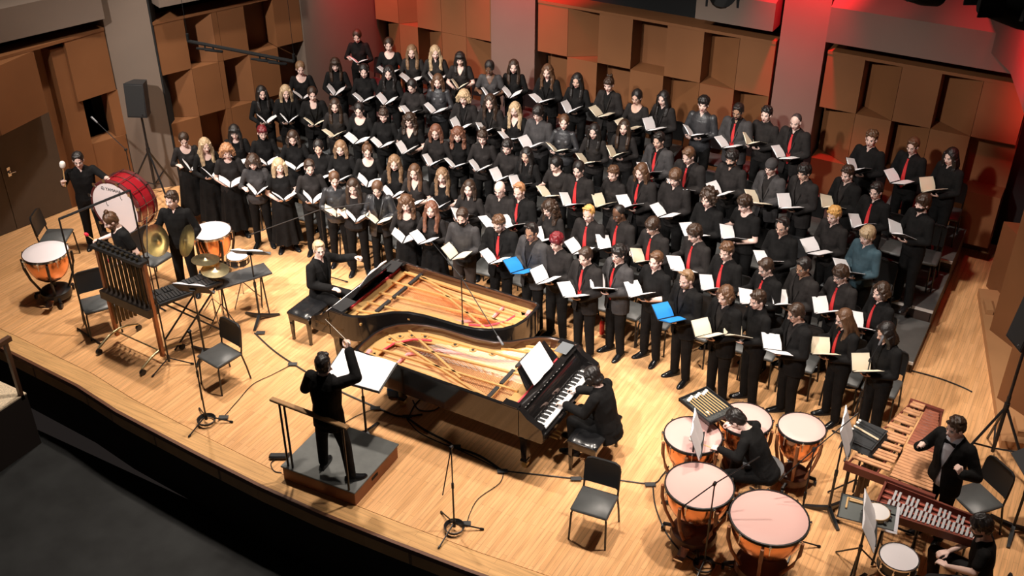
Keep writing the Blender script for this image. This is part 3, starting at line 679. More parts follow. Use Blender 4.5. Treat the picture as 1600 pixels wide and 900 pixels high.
# ------------------------------------------------------------------ the choir: head position in the photo, code, look
# code: sex, pose, garment, cloth, bottom, hair style, hair colour, skin, extras
ROWS = [
 ('front', 0.0, [
 (287, 215, 'f 1 s w k back b l', 'woman with pulled-back dark hair in scoop-neck long dress'),
 (319, 225, 'f 0 s k k wavy y l', 'woman with very long wavy blonde hair'),
 (354, 234, 'f 0 e w k shortwavy g l', 'woman with short curly strawberry blonde hair in skirt'),
 (396, 249, 'f 1 t g p bob b l', 'person with short brown fringe in grey top'),
 (435, 257, 'f 0 e k k blondbob y l', 'blonde woman in floor-length black skirt'),
 (483, 259, 'f 0 t w p short b l', 'person with short swept brown hair in turtleneck'),
 (522, 278, 'f 0 h s p back m l', 'woman in grey satin shirt with tied hair'),
 (552, 288, 'f 1 e w p long b l', 'woman with long brown hair in black tee'),
 (591, 291, 'f 1 b s p back m l', 'woman in satin blazer with slicked-back hair'),
 (635, 315, 'f 0 s w k curlylong m l', 'woman with curly brown hair in square-neck dress'),
 (675, 326, 'f 2 t w k wavy a l', 'woman with long auburn hair in tight turtleneck'),
 (724, 336, 'm 0 t g B short b l mask', 'masked man in grey jumper and brown trousers'),
 (783, 345, 'm 1 j k p curly m l glasses,beard,tie', 'bearded man with curly hair and red tie'),
 (834, 360, 'm 0 J g p quiff k t glasses', 'man with glasses in open blazer and blue score'),
 (873, 375, 'm 0 h w p mop r l', 'man with bright red hair in black shirt'),
 (918, 398, 'm 0 j w p short b l tie', 'man with slick dark hair, blazer and red tie'),
 (969, 396, 'm 2 j g p mop k l glasses,tie', 'man with tousled black hair, glasses and red tie'),
 (1027, 406, 'm 2 h k p short m l rolled', 'man with sleeves rolled up and belt'),
 (1077, 434, 'm 0 J k p quiff l l beard', 'man with fair beard holding blue score'),
 (1138, 459, 'm 0 J k p medium m l', 'man with chin-length swept brown hair'),
 (1190, 467, 'm 0 t k p curly b l', 'man with bowed head in black jumper'),
 (1252, 487, 'm 1 J k p short b m glasses', 'man with glasses in blazer over grey top'),
 (1327, 495, 'm 1 i k p long m l glasses,tie', 'stocky man with long brown hair and red tie'),
 (1392, 516, 'm 1 h k p shoulder k m glasses', 'man with shoulder-length black hair and glasses')]),
 ('second', 0.0, [
 (366, 204, 'f 0 e k k longbangs k l', 'woman with long black hair and fringe'),
 (409, 205, 'f 0 t k p pixie r l', 'woman with short dark red hair'),
 (458, 212, 'f 1 t k p shoulder b l', 'woman with long brown hair in turtleneck'),
 (498, 228, 'f 0 h k p back k m', 'woman with tied black hair and open collar'),
 (533, 229, 'f 0 t k p shoulder l l', 'woman with light brown hair in turtleneck'),
 (574, 234, 'f 0 s k k bun m l glasses', 'woman with hair bun, glasses and scoop neck'),
 (617, 252, 'f 0 t k p wavy l l', 'woman with long wavy dark blonde hair'),
 (649, 266, 'f 0 v w p long m l', 'woman with straight long hair in short sleeves'),
 (692, 272, 'f 0 e k p wavy l l', 'woman with long wavy light brown hair'),
 (734, 293, 'f 2 h w p shoulder b l', 'woman in buttoned shirt with dark tied hair'),
 (783, 293, 'm 0 h w p - n l glasses', 'bald man with glasses'),
 (814, 296, 'm 0 j k p quiff g l tie', 'man with ginger hair and red tie'),
 (863, 322, 'f 1 h w p curlylong b l', 'woman with big long curly dark hair'),
 (922, 331, 'm 0 i w p quiff o l tie', 'man with short golden ginger hair and tie'),
 (973, 330, 'm 1 i w p buzz k d tie', 'man with dark skin, black hair and tie'),
 (1025, 350, 'm 1 i w p bowl b l glasses,tie', 'man with brown bowl-cut hair and tie'),
 (1092, 362, 'm 1 i w p mop b l tie', 'man with swept dark brown hair and tie'),
 (1139, 390, 'm 0 i k p curly m l tie', 'man with curly brown hair and red tie'),
 (1203, 415, 'm 1 i k p short b l glasses,tie', 'man with short hair, glasses and red tie'),
 (1260, 415, 'm 0 J w p short k t glasses', 'man with thick black hair in dark blazer'),
 (1320, 426, 'm 1 i w p mop b l glasses,tie', 'man with curly mop, glasses and red tie'),
 (1382, 454, 'm 0 i k p medium b l tie', 'man with wavy dark brown hair and tie')]),
 ('third', .2, [
 (408, 143, 'f 0 t k p long k l', 'woman with long straight black hair'),
 (446, 142, 'f 0 b k p shoulder y l', 'woman with shoulder-length blonde hair'),
 (488, 145, 'f 0 b k p back b l', 'woman in blazer with deep V neckline'),
 (524, 163, 'f 0 t w p long b l', 'woman with long dark hair in soft top'),
 (562, 170, 'f 0 s k p back k l glasses', 'woman with bare shoulders and glasses'),
 (600, 178, 'f 0 t k p updo b l', 'woman with messy dark updo'),
 (641, 186, 'f 0 v k p curlylong b l glasses', 'woman with curly hair in V-neck'),
 (682, 204, 'f 0 t w p shoulder a l glasses', 'woman with ginger hair and glasses'),
 (716, 208, 'f 0 t k p curlylong a l', 'woman with curly auburn hair'),
 (755, 212, 'f 0 h w p updo b l', 'woman with updo and loose fringe'),
 (795, 227, 'f 0 t w p pixie k l', 'person with short black hair in turtleneck'),
 (825, 240, 'f 0 h k p long k m', 'woman with long black hair and pin'),
 (872, 254, 'f 1 e w p tied k l', 'woman with black tied hair in tee'),
 (906, 262, 'm 0 i w p back k l tie', 'person with tied black hair and red tie'),
 (961, 269, 'f 0 t w p curly m l', 'person with curly light hair in zip turtleneck'),
 (1005, 266, 'm 0 j w p shoulder m l tie', 'man with shoulder-length brown hair and red tie'),
 (1057, 275, 'm 0 h w p bowl m l', 'man looking down with brown fringe'),
 (1110, 308, 'm 0 h k p bigcurl b l', 'person with very big curly dark hair'),
 (1170, 316, 'm 1 e k p mop b l', 'man with dark hair in short-sleeved tee'),
 (1226, 351, 'm 0 h k p quiff k m glasses', 'man with spiky black hair and glasses'),
 (1307, 334, 'm 0 h w p curly o l', 'person with orange and black dyed curly hair'),
 (1359, 366, 'm 0 h T p bowl y l', 'man with blond hair in teal shirt')]),
 ('fourth', .4, [
 (469, 105, 'f 0 s k k back l l', 'woman with pale scoop neckline, tied fair hair'),
 (524, 99, 'f 0 t k p longbangs b l', 'woman with brown bob and fringe'),
 (569, 109, 'f 0 t k p back k l', 'woman with dark hair and thin fringe'),
 (608, 112, 'f 0 t k p wavy k l', 'woman with wavy black hair'),
 (646, 132, 'f 1 t w p back k l glasses', 'woman with dark tied hair and glasses'),
 (685, 125, 'f 0 t s p shoulder m l', 'woman with brown hair in grey sheen top'),
 (726, 150, 'f 0 b w p shortwavy y l', 'woman with curly blonde bob in blazer'),
 (767, 157, 'f 0 b w p wavy b l', 'woman with long dark brown hair in jacket'),
 (806, 169, 'f 0 v k p wavy y l', 'woman with wavy blonde hair in V-neck'),
 (843, 175, 'm 0 h g p bowl k l glasses', 'person with short black fringe and glasses'),
 (882, 190, 'f 2 t s p back m l', 'woman with pulled-back hair in shiny turtleneck'),
 (930, 203, 'f 0 t w p long k l', 'smiling woman with long dark hair'),
 (976, 198, 'f 2 t w p long b l', 'woman with tilted head and long hair'),
 (1032, 217, 'm 0 j g p short k m tie', 'man in grey suit with red tie'),
 (1080, 240, 'm 1 j w p short m l tie', 'boyish man with light brown hair and tie'),
 (1146, 245, 'm 0 h w p mop k m mask', 'man with black hair and face mask'),
 (1208, 259, 'm 0 J g p beanie b l glasses', 'man with grey beanie and glasses'),
 (1260, 267, 'm 0 J w p mop k m', 'man with black fringe in blazer'),
 (1328, 270, 'm 0 J k p curly b l', 'man with curly top and faded sides'),
 (1372, 296, 'm 0 i k p short k l glasses,tie', 'man with glasses and red tie'),
 (1444, 317, 'm 2 h k p bowl b l mask', 'masked man with brown fringe')]),
 ('back', .6, [
 (559, 54, 'f 1 t k p back b l', 'woman in black belt with pulled-back hair'),
 (608, 68, 'f 0 s k p tied b l', 'woman with ponytail'),
 (644, 79, 'f 0 t w p long l l', 'woman with long ombre hair'),
 (680, 80, 'f 0 h w p wavy y l', 'woman with long blonde waves'),
 (719, 90, 'f 0 v w p longbangs k l', 'woman with black hair and heavy fringe'),
 (766, 103, 'f 1 v g p back k d', 'woman with dark skin in grey tee'),
 (803, 102, 'f 0 t k p long b l', 'woman with long dark hair in fitted turtleneck'),
 (857, 110, 'f 0 b k p wavy m l', 'woman with long wavy brown hair'),
 (903, 124, 'f 0 t k p long k m', 'slim woman with long black hair'),
 (953, 130, 'f 0 b w p updo b l', 'woman with dark updo and low neckline'),
 (997, 150, 'f 0 s w p tied k m glasses', 'woman with tied black hair and glasses'),
 (1039, 152, 'f 0 b w p long k l', 'woman with very long black hair'),
 (1100, 162, 'm 2 h s p mop k l', 'man with black fringe in satin shirt'),
 (1155, 172, 'm 0 j g p short k t glasses,beard,tie', 'bearded man with glasses, grey suit and tie'),
 (1199, 178, 'm 2 t w p curly k l', 'man with swept black hair in jumper'),
 (1246, 188, 'm 0 j w p buzz n l tie', 'man with shaved head and red tie'),
 (1363, 216, 'm 2 h k p curly m l', 'man with curly light brown hair'),
 (1429, 226, 'm 0 i k p short m l glasses,tie', 'man with short fair hair and red tie'),
 (1490, 243, 'm 0 h k p shoulder k l', 'person with black hair to the chin')])]
def ordn(i, n):
    if i == 0: return 'leftmost'
    if i == n-1: return 'rightmost'
    j = n-1-i; nm = ['', 'second', 'third', 'fourth', 'fifth', 'sixth', 'seventh', 'eighth', 'ninth', 'tenth', 'eleventh', 'twelfth']
    return '%s from %s' % (nm[i], 'left') if i <= j else '%s from %s' % (nm[j], 'right')
CLO = {'k': CB, 'w': CW_, 'g': CG, 's': CS, 'T': CT}
CJ = {(s, p): choir_joints(s, p) for s in 'mf' for p in (0, 1, 2)}
CJr = choir_joints('m', 2); CJr['rolled'] = 1
COND = V((.2, 7.5, 0))
rj = random.Random(3)
for ri, (rn, z, people) in enumerate(ROWS):
    n = len(people)
    for i, (u, v, code, desc) in enumerate(people):
        c = code.split(); sex, p, g, cl, bt, hs, hc, sk = c[:8]; ex = c[8].split(',') if len(c) > 8 else []
        p = int(p); sc = (1.0 if sex == 'm' else .955) * rj.uniform(.985, 1.02)
        hz = HC[sex]*sc; loc = at(u, v, z + hz); loc.z = z
        d = (COND - loc); d.z = 0; d = d.normalized()*.85 + V((0, -1, 0))*.15
        rz = math.atan2(-d.x, d.y) + R(rj.uniform(-9, 9))
        m = CLO[cl]; bot = ('skirt', CB) if bt == 'k' else ('trousers', CBR if bt == 'B' else CB)
        tops = {'t': [('turtle', m, 'top')], 's': [('scoop', m, 'top')], 'e': [('tee', m, 'top')], 'v': [('vneck', m, 'top')], 'h': [('shirt', m, 'shirt')], 'i': [('shirt', m, 'shirt')],
                'b': [('base' if hs not in ('back',) or rn == 'front' else 'scoop', CB, 'shirt'), ('jacket', m, 'jacket')], 'j': [('base', CB, 'shirt'), ('jacket', m, 'jacket')], 'J': [('base', CW_, 'shirt'), ('jacket', m, 'jacket')]}[g]
        J = CJr if 'rolled' in ex else CJ[sex, p]; key = (sex, p, 'rolled' in ex)
        pos = ordn(i, n)
        o = person(key, J, '%s, %s in %s choir row' % (desc, pos, rn), sk, None if hs == '-' else hs, hc, tops, bot, ex, sc, 'choir singers in the %s row' % rn)
        o.location = loc; o.rotation_euler = (0, 0, rz)
        M = Matrix.Translation(loc) @ Matrix.Rotation(rz, 4, 'Z') @ Matrix.Scale(sc, 4) @ FOLD[p] @ Matrix.Rotation(R(rj.uniform(-7, 9)), 4, 'X')
        who = ('%s %s' % (pos, 'in %s choir row' % rn))
        kk = rj.randrange(4); fl = folder(M, 'open black music folder held by singer %s' % who, kk, PAPER if rj.random() < .8 else BEIGE)
        if u in (834, 1077):
            fl['label'] = 'folder with bright blue score held by singer %s' % who
            setmat([q for q in fl.children if q.name.startswith('pages')][0], 0, BLUEP)
        elif rj.random() < .35: fl.rotation_euler.rotate_axis('Y', R(rj.uniform(-8, 8)))
        # the chair behind
        cy = {0: 12.17, 1: 13.1, 2: 14.05, 3: 15.05, 4: 16.22}[ri] ; cz = z if ri else 0
        if ri == 1: cy = 12.93
        hid = ri == 2 and i < 3
        chair(loc.x + rj.uniform(-.05, .05) + (.07 if u < 900 else -.02), cy - .02, cz, PI + R(rj.uniform(-5, 5)), 'black orchestra chair behind singer %s' % who, 'chairs behind the %s choir row' % rn)
# empty chairs at the right end of the platforms
for x, y, z, lab in [(5.05, 14.0, .2, 'empty black chair on the lowest riser at its right end'), (5.5, 15.05, .4, 'empty black chair on the middle riser at its right end'), (4.62, 13.98, .2, 'empty black chair beside the teal-shirted singer on lowest riser'), (5.0, 15.08, .4, 'empty black chair left of the end chair on middle riser')]:
    chair(x, y, z, PI + R(rj.uniform(-6, 6)), lab, 'empty chairs at the right end of the risers')
# ------------------------------------------------------------------ grand pianos
GOLD = mat('gold_plate', (.62, .37, .14), .38, .4, noise=.06, scale=3); SNDB = mat('soundboard', (.64, .34, .15), .35, noise=.08, scale=4, coat=.3)
FELT = mat('red_felt', (.62, .05, .07), .8); PINK = mat('pink_felt', (.75, .28, .28), .8); IVORY = mat('ivory_keys', (.80, .78, .76), .25); STR = mat('steel_string', (.55, .5, .45), .35, 1)
OUT = [(0, 0), (1.56, 0), (1.56, .50), (1.53, .68), (1.45, .83), (1.31, .97), (1.18, 1.10), (1.09, 1.27), (1.045, 1.5), (1.03, 1.75), (1.02, 2.0), (.985, 2.22), (.91, 2.42), (.79, 2.58), (.63, 2.69), (.45, 2.735), (.2, 2.74), (.06, 2.725), (.015, 2.69), (0, 2.62)]
def inset(poly, d):
    n = len(poly); o = []
    for i in range(n):
        a, b, c = Vector(poly[i-1]), Vector(poly[i]), Vector(poly[(i+1) % n]); e1 = (b-a).normalized(); e2 = (c-b).normalized()
        n1, n2 = Vector((-e1.y, e1.x)), Vector((-e2.y, e2.x)); m = (n1+n2).normalized(); o.append(tuple(b + m*d/max(.5, m.dot(n1))))
    return o
def piano(label, loc, rz, sheet, desk):
    t = thing('grand_piano', label, 'piano', loc, rz, 'nested concert grand pianos')
    o = OUT[2:]; inn = inset(OUT, .05); i2 = inn[2:]
    # rim: the body wall from the treble front round the tail to the bass front
    path = [(1.56, .30)] + o + [(0, .30)]; pin = [(1.51, .30)] + i2 + [(.05, .30)]
    b = MB(); n = len(path); vs = []
    for (x, y), (p, q) in zip(path, pin): vs += [(x, y, .60), (x, y, .988), (x + (p-x)*.2, y+(q-y)*.2, 1.0), (p - (p-x)*.2, q-(q-y)*.2, 1.0), (p, q, .988), (p, q, .60)]
    fs = [(i*6+j, i*6+(j+1) % 6, (i+1)*6+(j+1) % 6, (i+1)*6+j) for i in range(n-1) for j in range(6)] + [tuple(range(6))[::-1], tuple(range((n-1)*6, n*6))]
    b.add(vs, fs); b.prism([(x, y) for x, y in [(.02, .32), (1.54, .32)] + inset(OUT, .02)[2:]], .60, .64)
    b.m = [1 if (i < (n-1)*6 and i % 6 in (3, 4)) else m_ for i, m_ in enumerate(b.m)]
    part('rim', b, [LACQ, mat('rim_veneer', (.07, .028, .014), .18, coat=.4)], t, 35)
    b = MB()
    for x0 in (0, 1.47): b.loft([[(x0, y, z0), (x0+.09, y, z0), (x0+.09, y, z1), (x0, y, z1)] for y, z0, z1 in ((-.02, .62, .74), (.0, .60, .80), (.08, .60, .84), (.20, .60, .90), (.27, .60, .97), (.31, .6, 1.0))])
    b.box((.78, .15, .63), (1.5, .32, .06)); b.box((.78, -.01, .66), (1.5, .03, .07)); part('keybed', b, LACQ, t)
    b = MB(); W = 1.225/52
    for i in range(52): b.box((.1675 + (i+.5)*W, .095, .715), (W-.0014, .15, .022))
    part('white_keys', b, IVORY, t)
    b = MB()
    for i in range(51):
        if (i % 7) in (0, 2, 3, 5, 6): b.box((.1675 + (i+1)*W, .125, .732), (.011, .095, .020), 0, None, .8)
    part('black_keys', b, BLKP, t)
    b = MB(); b.loft([[(.09, y, z), (1.47, y, z), (1.47, y+.02, z+.004), (.09, y+.02, z+.004)] for y, z in ((.175, .725), (.20, .80), (.235, .86), (.30, .93))]); b.box((.78, .33, .965), (1.46, .10, .02)); part('fallboard', b, LACQ, t)
    b = MB(); b.box((.78, .182, .728), (1.3, .006, .008)); part('key_strip', b, FELT, t)
    for k, x in enumerate((.13, 1.43)):
        b = MB(); b.box((x, .12, .725), (.075, .16, .06)); part('key_block', b, LACQ, t)
    # inside
    b = MB(); ins = inset(OUT, .045)[2:]; b.prism([(.045, .42), (1.51, .42)] + ins, .80, .815); part('soundboard', b, SNDB, t)
    b = MB(); ip = inset(OUT, .05)[3:-1]; iq = inset(OUT, .25)[3:-1]
    n = len(ip)
    for k in range(n-1): b.prism([ip[k], ip[k+1], iq[k+1], iq[k]][::-1], .868, .885)
    b.box((.78, .50, .876), (1.46, .16, .018)); b.box((.07, 1.6, .876), (.05, 2.2, .018))
    b.box((.78, .78, .885), (1.44, .025, .03))
    for x0, y0, x1, y1 in [(.12, .55, .16, 2.6), (.42, .55, .30, 2.62), (.74, .55, .50, 2.55), (1.02, .55, .86, 2.25), (1.26, .55, 1.03, 1.45), (.30, 1.3, .85, 2.45), (.1, .8, .62, 2.6), (1.40, .55, 1.30, .92)]:
        p0, p1 = Vector((x0, y0)), Vector((x1, y1)); d = (p1-p0).normalized()*.015; q = Vector((-d.y, d.x)); b.prism([tuple(p0-q), tuple(p0+q), tuple(p1+q), tuple(p1-q)][::-1], .885, .912)
    part('iron_plate', b, GOLD, t, 30)
    b = MB(); m = MB()
    for k in range(60):
        x0 = .13 + k*.0215; y1 = float(np.interp(x0, [.1, .5, .9, 1.05, 1.3, 1.45], [2.35, 2.3, 1.95, 1.3, .98, .85])); x1 = x0 - .10 if k > 20 else x0+.42*(1-k/30)
        if k > 20 and y1 > 2.2: y1 = 2.2
        (b if k > 20 else m).cyl((x0, .58, .89), (x1, y1, .885), .0016 if k > 20 else .0028, None, 3)
    part('treble_strings', b, STR, t); part('bass_strings', m, COPPER, t)
    b = MB(); b.tube([(.30, 2.48, .90), (.5, 2.44, .90), (.70, 2.28, .90), (.80, 2.05, .90)], .014, 6); b.box((.66, .435, .90), (1.2, .02, .03)); part('felt_strip', b, FELT, t)
    b = MB(); b.tube([(.14, 2.2, .845), (.45, 2.2, .845), (.72, 1.9, .845), (.86, 1.5, .845), (1.1, 1.1, .845)], .022, 6); b.tube([(.13, 2.60, .895), (.22, 2.62, .895)], .035, 8); part('bridge_felt', b, PINK, t)
    b = MB(); [b.box((.20+.40*k_, .80, .90), (.32, .05, .035)) for k_ in range(4 if False else 3)]; part('damper_rail', b, BLKP, t)
    c = inset(OUT, .15)[2:-1]
    for k in (3, 5, 6, 7, 9, 10, 11, 12):
        b = MB(); x, y = c[k]; b.lathe([(.036, .885), (.052, .888), (.050, .898), (.030, .896), (.024, .886)], (x, y, 0), 14, 0, None, True); b.lathe([(.001, .896), (.018, .896), (.018, .89)], (x, y, 0), 10, 1, None, True); part('sound_hole', b, [GOLD, BLKP], t)
    for x, y in ((.16, .30), (1.40, .30), (.42, 2.30)):
        b = MB(); b.loft([[(x+a*w_, y+c_*w_, z) for a, c_ in ((-1, -1), (1, -1), (1, 1), (-1, 1))] for z, w_ in ((.62, .075), (.50, .07), (.46, .05), (.14, .035), (.13, .045), (.10, .045))]); lg = part('leg', b, LACQ, t)
        b = MB(); b.cyl((x-.03, y, .045), (x+.03, y, .045), .042, None, 14); b.box((x, y, .09), (.07, .05, .03)); part('caster', b, BRASS, lg)
    b = MB(); b.tube([(.70, .34, .60), (.69, .32, .15)], .014, 8); b.tube([(.86, .34, .60), (.87, .32, .15)], .014, 8); b.box((.78, .30, .12), (.26, .10, .06)); ly = part('lyre', b, LACQ, t)
    b = MB(); [b.box((.78+k*.07, .20, .09), (.025, .12, .012)) for k in (-1, 0, 1)]; part('pedal', b, BRASS, ly)
    for x in (.06, 1.50): b = MB(); b.prism([(x-.055, .33), (x+.055, .33), (x+.055, .54), (x-.055, .54)], .99, 1.004); part('desk_slide', b, LACQ, t)
    if desk:
        b = MB(); b.add([(.38, .40, .99), (1.18, .40, .99), (1.12, .56, 1.22), (.44, .56, 1.22), (.38, .415, .985), (1.18, .415, .985), (1.12, .575, 1.215), (.44, .575, 1.215)], [(0, 1, 2, 3), (7, 6, 5, 4), (0, 4, 5, 1), (1, 5, 6, 2), (2, 6, 7, 3), (3, 7, 4, 0)]); part('music_desk', b, LACQ, t)
    return t
pA = piano('far black grand piano with microphone boom over its strings', (-1.44, 10.93, 0), -PI/2, 0, 1)
pB = piano('near black grand piano closest to the conductor, keyboard at right', (2.43, 8.78, 0), PI/2, 0, 1)
def text(name, s, size, m, parent, M, extrude=.001):
    c = bpy.data.curves.new(name, 'FONT'); c.body = s; c.size = size; c.extrude = extrude; c.align_x = 'CENTER'; c.align_y = 'CENTER'
    o = bpy.data.objects.new('tmp', c); COL.objects.link(o); dg = bpy.context.evaluated_depsgraph_get(); me = bpy.data.meshes.new_from_object(o.evaluated_get(dg), depsgraph=dg)
    bpy.data.objects.remove(o); me.materials.clear(); me.materials.append(m); return put(name, me, parent, M=M)
MG = mat('gilt_letters', (.20, .12, .045), .45, .6)
M = Matrix.Translation((1.5625, .30, .74)) @ Matrix.Rotation(PI/2, 4, 'Z') @ Matrix.Rotation(PI/2, 4, 'X'); text('maker_lettering', 'STEINWAY & SONS', .055, MG, pA, M)
q = MB(); q.tube([(0, 0, .0), (.03, 0, .02), (.032, 0, .06), (.012, 0, .085)], .004, 5); q.tube([(0, 0, .0), (-.03, 0, .02), (-.032, 0, .06), (-.012, 0, .085)], .004, 5); q.tube([(0, 0, 0), (0, 0, .09)], .004, 5); q.box((0, 0, -.01), (.05, .006, .01))
put('lyre_emblem', q.mesh('lyre_emblem', [MG]), pA, M=Matrix.Translation((1.563, .30, .80)) @ Matrix.Rotation(PI/2, 4, 'Z'))
def sheet(label, M, w=.45, h=.32, fold=8, group=None, name='sheet_music'):
    b = MB()
    for s in (-1, 1):
        n = 5; rs = []
        for k in range(n+1):
            t = k/n; x = s*t*w/2; z = .003 + .018*math.sin(PI*t)*(1 if t < .9 else .6); rs.append([(x, -h/2, .001), (x, h/2, .001), (x, h/2, z+.004), (x, -h/2, z+.004)])
        b.loft(rs)
    o = put(name, b.mesh(name, [PAPER], 30)); o.matrix_world = M; return tag(o, label, 'sheet music', group)
def onpiano(p, x, y, z, tilt, yaw=0): return Matrix.Translation(p.location) @ Matrix.Rotation(p.rotation_euler.z, 4, 'Z') @ Matrix.Translation((x, y, z)) @ Matrix.Rotation(yaw, 4, 'Z') @ Matrix.Rotation(R(tilt), 4, 'X')
sheet('open white score on the music desk of the near piano', onpiano(pB, .72, .455, 1.165, 55), .50, .34)
sheet('narrow open score on the music desk of the far piano', onpiano(pA, .72, .455, 1.165, 55), .44, .30)
b = MB(); b.rbox((0, 0, 0), (.24, .17, .008), .02); o = put('tablet', b.mesh('tablet', [mat('tablet_glass', (.13, .14, .15), .15)])); o.matrix_world = onpiano(pB, 1.36, .40, 1.012, 0); tag(o, 'grey tablet lying on treble corner of the near piano', 'tablet')
b = MB(); b.rbox((0, 0, 0), (.30, .20, .012), .02); o = put('black_folder', b.mesh('black_folder', [BLKP])); o.matrix_world = onpiano(pA, .22, .42, 1.012, 0, .1); tag(o, 'closed black folder on the far corner of the far piano', 'folder')
b = MB(); b.rbox((0, 0, 0), (.30, .20, .012), .02); o = put('black_folder', b.mesh('black_folder', [BLKP])); o.matrix_world = onpiano(pA, 1.36, .42, 1.012, 0, -.1); tag(o, 'closed black folder on the near corner of the far piano', 'folder')
def bench(label, x, y, rz):
    t = thing('piano_bench', label, 'bench', (x, y, 0), rz, 'tufted black piano benches')
    b = MB(); n, m_ = 14, 8; vs = []; L, D = .76, .40
    for i in range(n+1):
        for j in range(m_+1):
            u_, v_ = i/n, j/m_; z = .50 + .018*abs(math.sin(u_*PI*4))*abs(math.sin(v_*PI*2)); z -= .02*(max(0, abs(u_-.5)-.46)/.04 + max(0, abs(v_-.5)-.42)/.08)
            vs.append((-L/2+L*u_, -D/2+D*v_, z))
    fs = [(i*(m_+1)+j, (i+1)*(m_+1)+j, (i+1)*(m_+1)+j+1, i*(m_+1)+j+1) for i in range(n) for j in range(m_)]
    b.add(vs, fs); b.rbox((0, 0, .46), (L, D, .06), .015); part('cushion', b, mat('bench_leather', (.012, .012, .013), .22), t)
    b = MB(); b.box((0, 0, .40), (L-.03, D-.03, .07)); part('apron', b, LACQ, t)
    for sx in (-1, 1):
        for sy in (-1, 1):
            b = MB(); b.loft([[(sx*(L/2-.045)+a*w_, sy*(D/2-.045)+c_*w_, z) for a, c_ in ((-1, -1), (1, -1), (1, 1), (-1, 1))] for z, w_ in ((.40, .027), (.2, .022), (.02, .016), (0, .02))]); part('leg', b, LACQ, t)
    return t
bench('tufted piano bench under the pianist looking towards the conductor', -1.95, 10.02, PI/2); bench('tufted piano bench under the pianist playing the near piano', 2.80, 9.50, PI/2)
# ------------------------------------------------------------------ podium, rail, stands
t = thing('podium', 'square wooden podium with grey carpet top under the conductor', 'podium', (.18, 7.79, 0), R(3))
b = MB(); b.rbox((0, 0, .10), (1.04, .96, .20), .006); part('box', b, mat('podium_wood', (.26, .09, .035), .5, noise=.1), t)
b = MB(); b.rbox((0, 0, .21), (1.07, .99, .025), .006); part('carpet_top', b, mat('podium_carpet', (.15, .155, .15), .9, noise=.12, scale=6), t)
b = MB(); b.box((.521, -.05, .12), (.006, .13, .04)); part('hand_hole', b, DARK, t)
t = thing('podium_rail', 'wooden-topped safety rail with black posts behind the conductor', 'rail', (.18, 7.33, 0), R(1))
b = MB(); b.rbox((0, 0, 1.20), (1.10, .07, .035), .008); part('handrail', b, mat('rail_oak', (.42, .24, .11), .45), t)
for x in (-.43, -.36, .47): b = MB(); b.cyl((x, 0, .22 if x > -.4 else .05), (x, 0, 1.19), .014); part('post', b, BLK, t)
def music_stand(label, x, y, h, rz, tilt=20, w=.50, d=.34, group='black music stands', sheet_label=None, sw=.46, sh=.32):
    t = thing('music_stand', label, 'music stand', (x, y, 0), rz, group)
    b = MB(); b.cyl((0, 0, .04), (0, 0, .62), .016); b.cyl((0, 0, .60), (0, 0, h), .011); b.cyl((0, 0, .58), (0, 0, .66), .021); part('pole', b, BLK, t)
    for k in range(3):
        a = R(90+120*k); b = MB(); b.loft([[(math.cos(a)*r - math.sin(a)*s_*w_, math.sin(a)*r + math.cos(a)*s_*w_, z) for s_, z in ((-1, z0), (1, z0), (1, z1), (-1, z1))] for r, w_, z0, z1 in ((.0, .02, .05, .11), (.15, .022, .02, .06), (.30, .018, .0, .025))]); part('foot', b, BLK, t)
    Mt = Matrix.Translation((0, 0, h)) @ Matrix.Rotation(R(tilt), 4, 'X'); b = MB(); b.rbox((0, 0, .01), (w, d, .008), .003, 0, Mt); b.box((0, -d/2, .03), (w, .006, .045), 0, Mt); b.box((0, 0, -.01), (.08, .06, .03), 0, Mt); part('desk', b, BLKP, t)
    if sheet_label: sheet(sheet_label, Matrix.Translation((x, y, 0)) @ Matrix.Rotation(rz, 4, 'Z') @ Mt @ Matrix.Translation((0, .0, .017)), sw, sh, group='open scores on the music stands')
    return t
music_stand('wide music stand with open score in front of the conductor', .10, 8.42, 1.06, R(6), 14, .80, .50, None, 'large open score on the stand in front of the conductor', .76, .48)
def mic_stand(label, x, y, h, boom=None, feet=.33, coil=False, rz=0, group='tripod microphone stands', mic=False):
    """boom: list of points in stand space from the pole top"""
    t = thing('microphone_stand', label, 'microphone stand', (x, y, 0), rz, group)
    b = MB(); b.cyl((0, 0, .06), (0, 0, h*.55), .011); b.cyl((0, 0, h*.5), (0, 0, h), .008); b.cyl((0, 0, h*.52), (0, 0, h*.58), .016); b.cyl((0, 0, .06), (0, 0, .16), .020); part('pole', b, BLK, t)
    for k in range(3):
        a = R(30+120*k); b = MB(); b.tube([(0, 0, .12), (math.cos(a)*feet, math.sin(a)*feet, .015)], .009, 6); b.cap((math.cos(a)*feet*.92, math.sin(a)*feet*.92, .022), (math.cos(a)*feet, math.sin(a)*feet, .015), .014, .014, 6); part('leg', b, BLK, t)
    if boom: b = MB(); b.tube(boom, .007, 6); b.cyl((0, -.02, h), (0, .02, h), .02); part('boom', b, BLK, t)
    if mic: b = MB(); p = Vector(boom[-1] if boom else (0, 0, h)); d = (p - Vector(boom[-2])).normalized() if boom else Vector((0, 0, 1)); b.cap(p, p + d*.12, .014, .018, 8); part('microphone', b, mat('mic_grey', (.12, .12, .13), .4), t)
    if coil:
        b = MB(); [b.tube([(math.cos(a)*(.10+.006*k), math.sin(a)*(.10+.006*k), .03+.012*k) for a in [2*PI*i/18 for i in range(18)]], .007, 5, 0, None, True) for k in range(4)]; part('coiled_cable', b, BLKP, t)
    return t
mic_stand('tall microphone stand at stage edge left of the podium', -1.88, 7.63, 1.45, [(.02, 0, 1.45), (-.04, .02, .35)], coil=True)
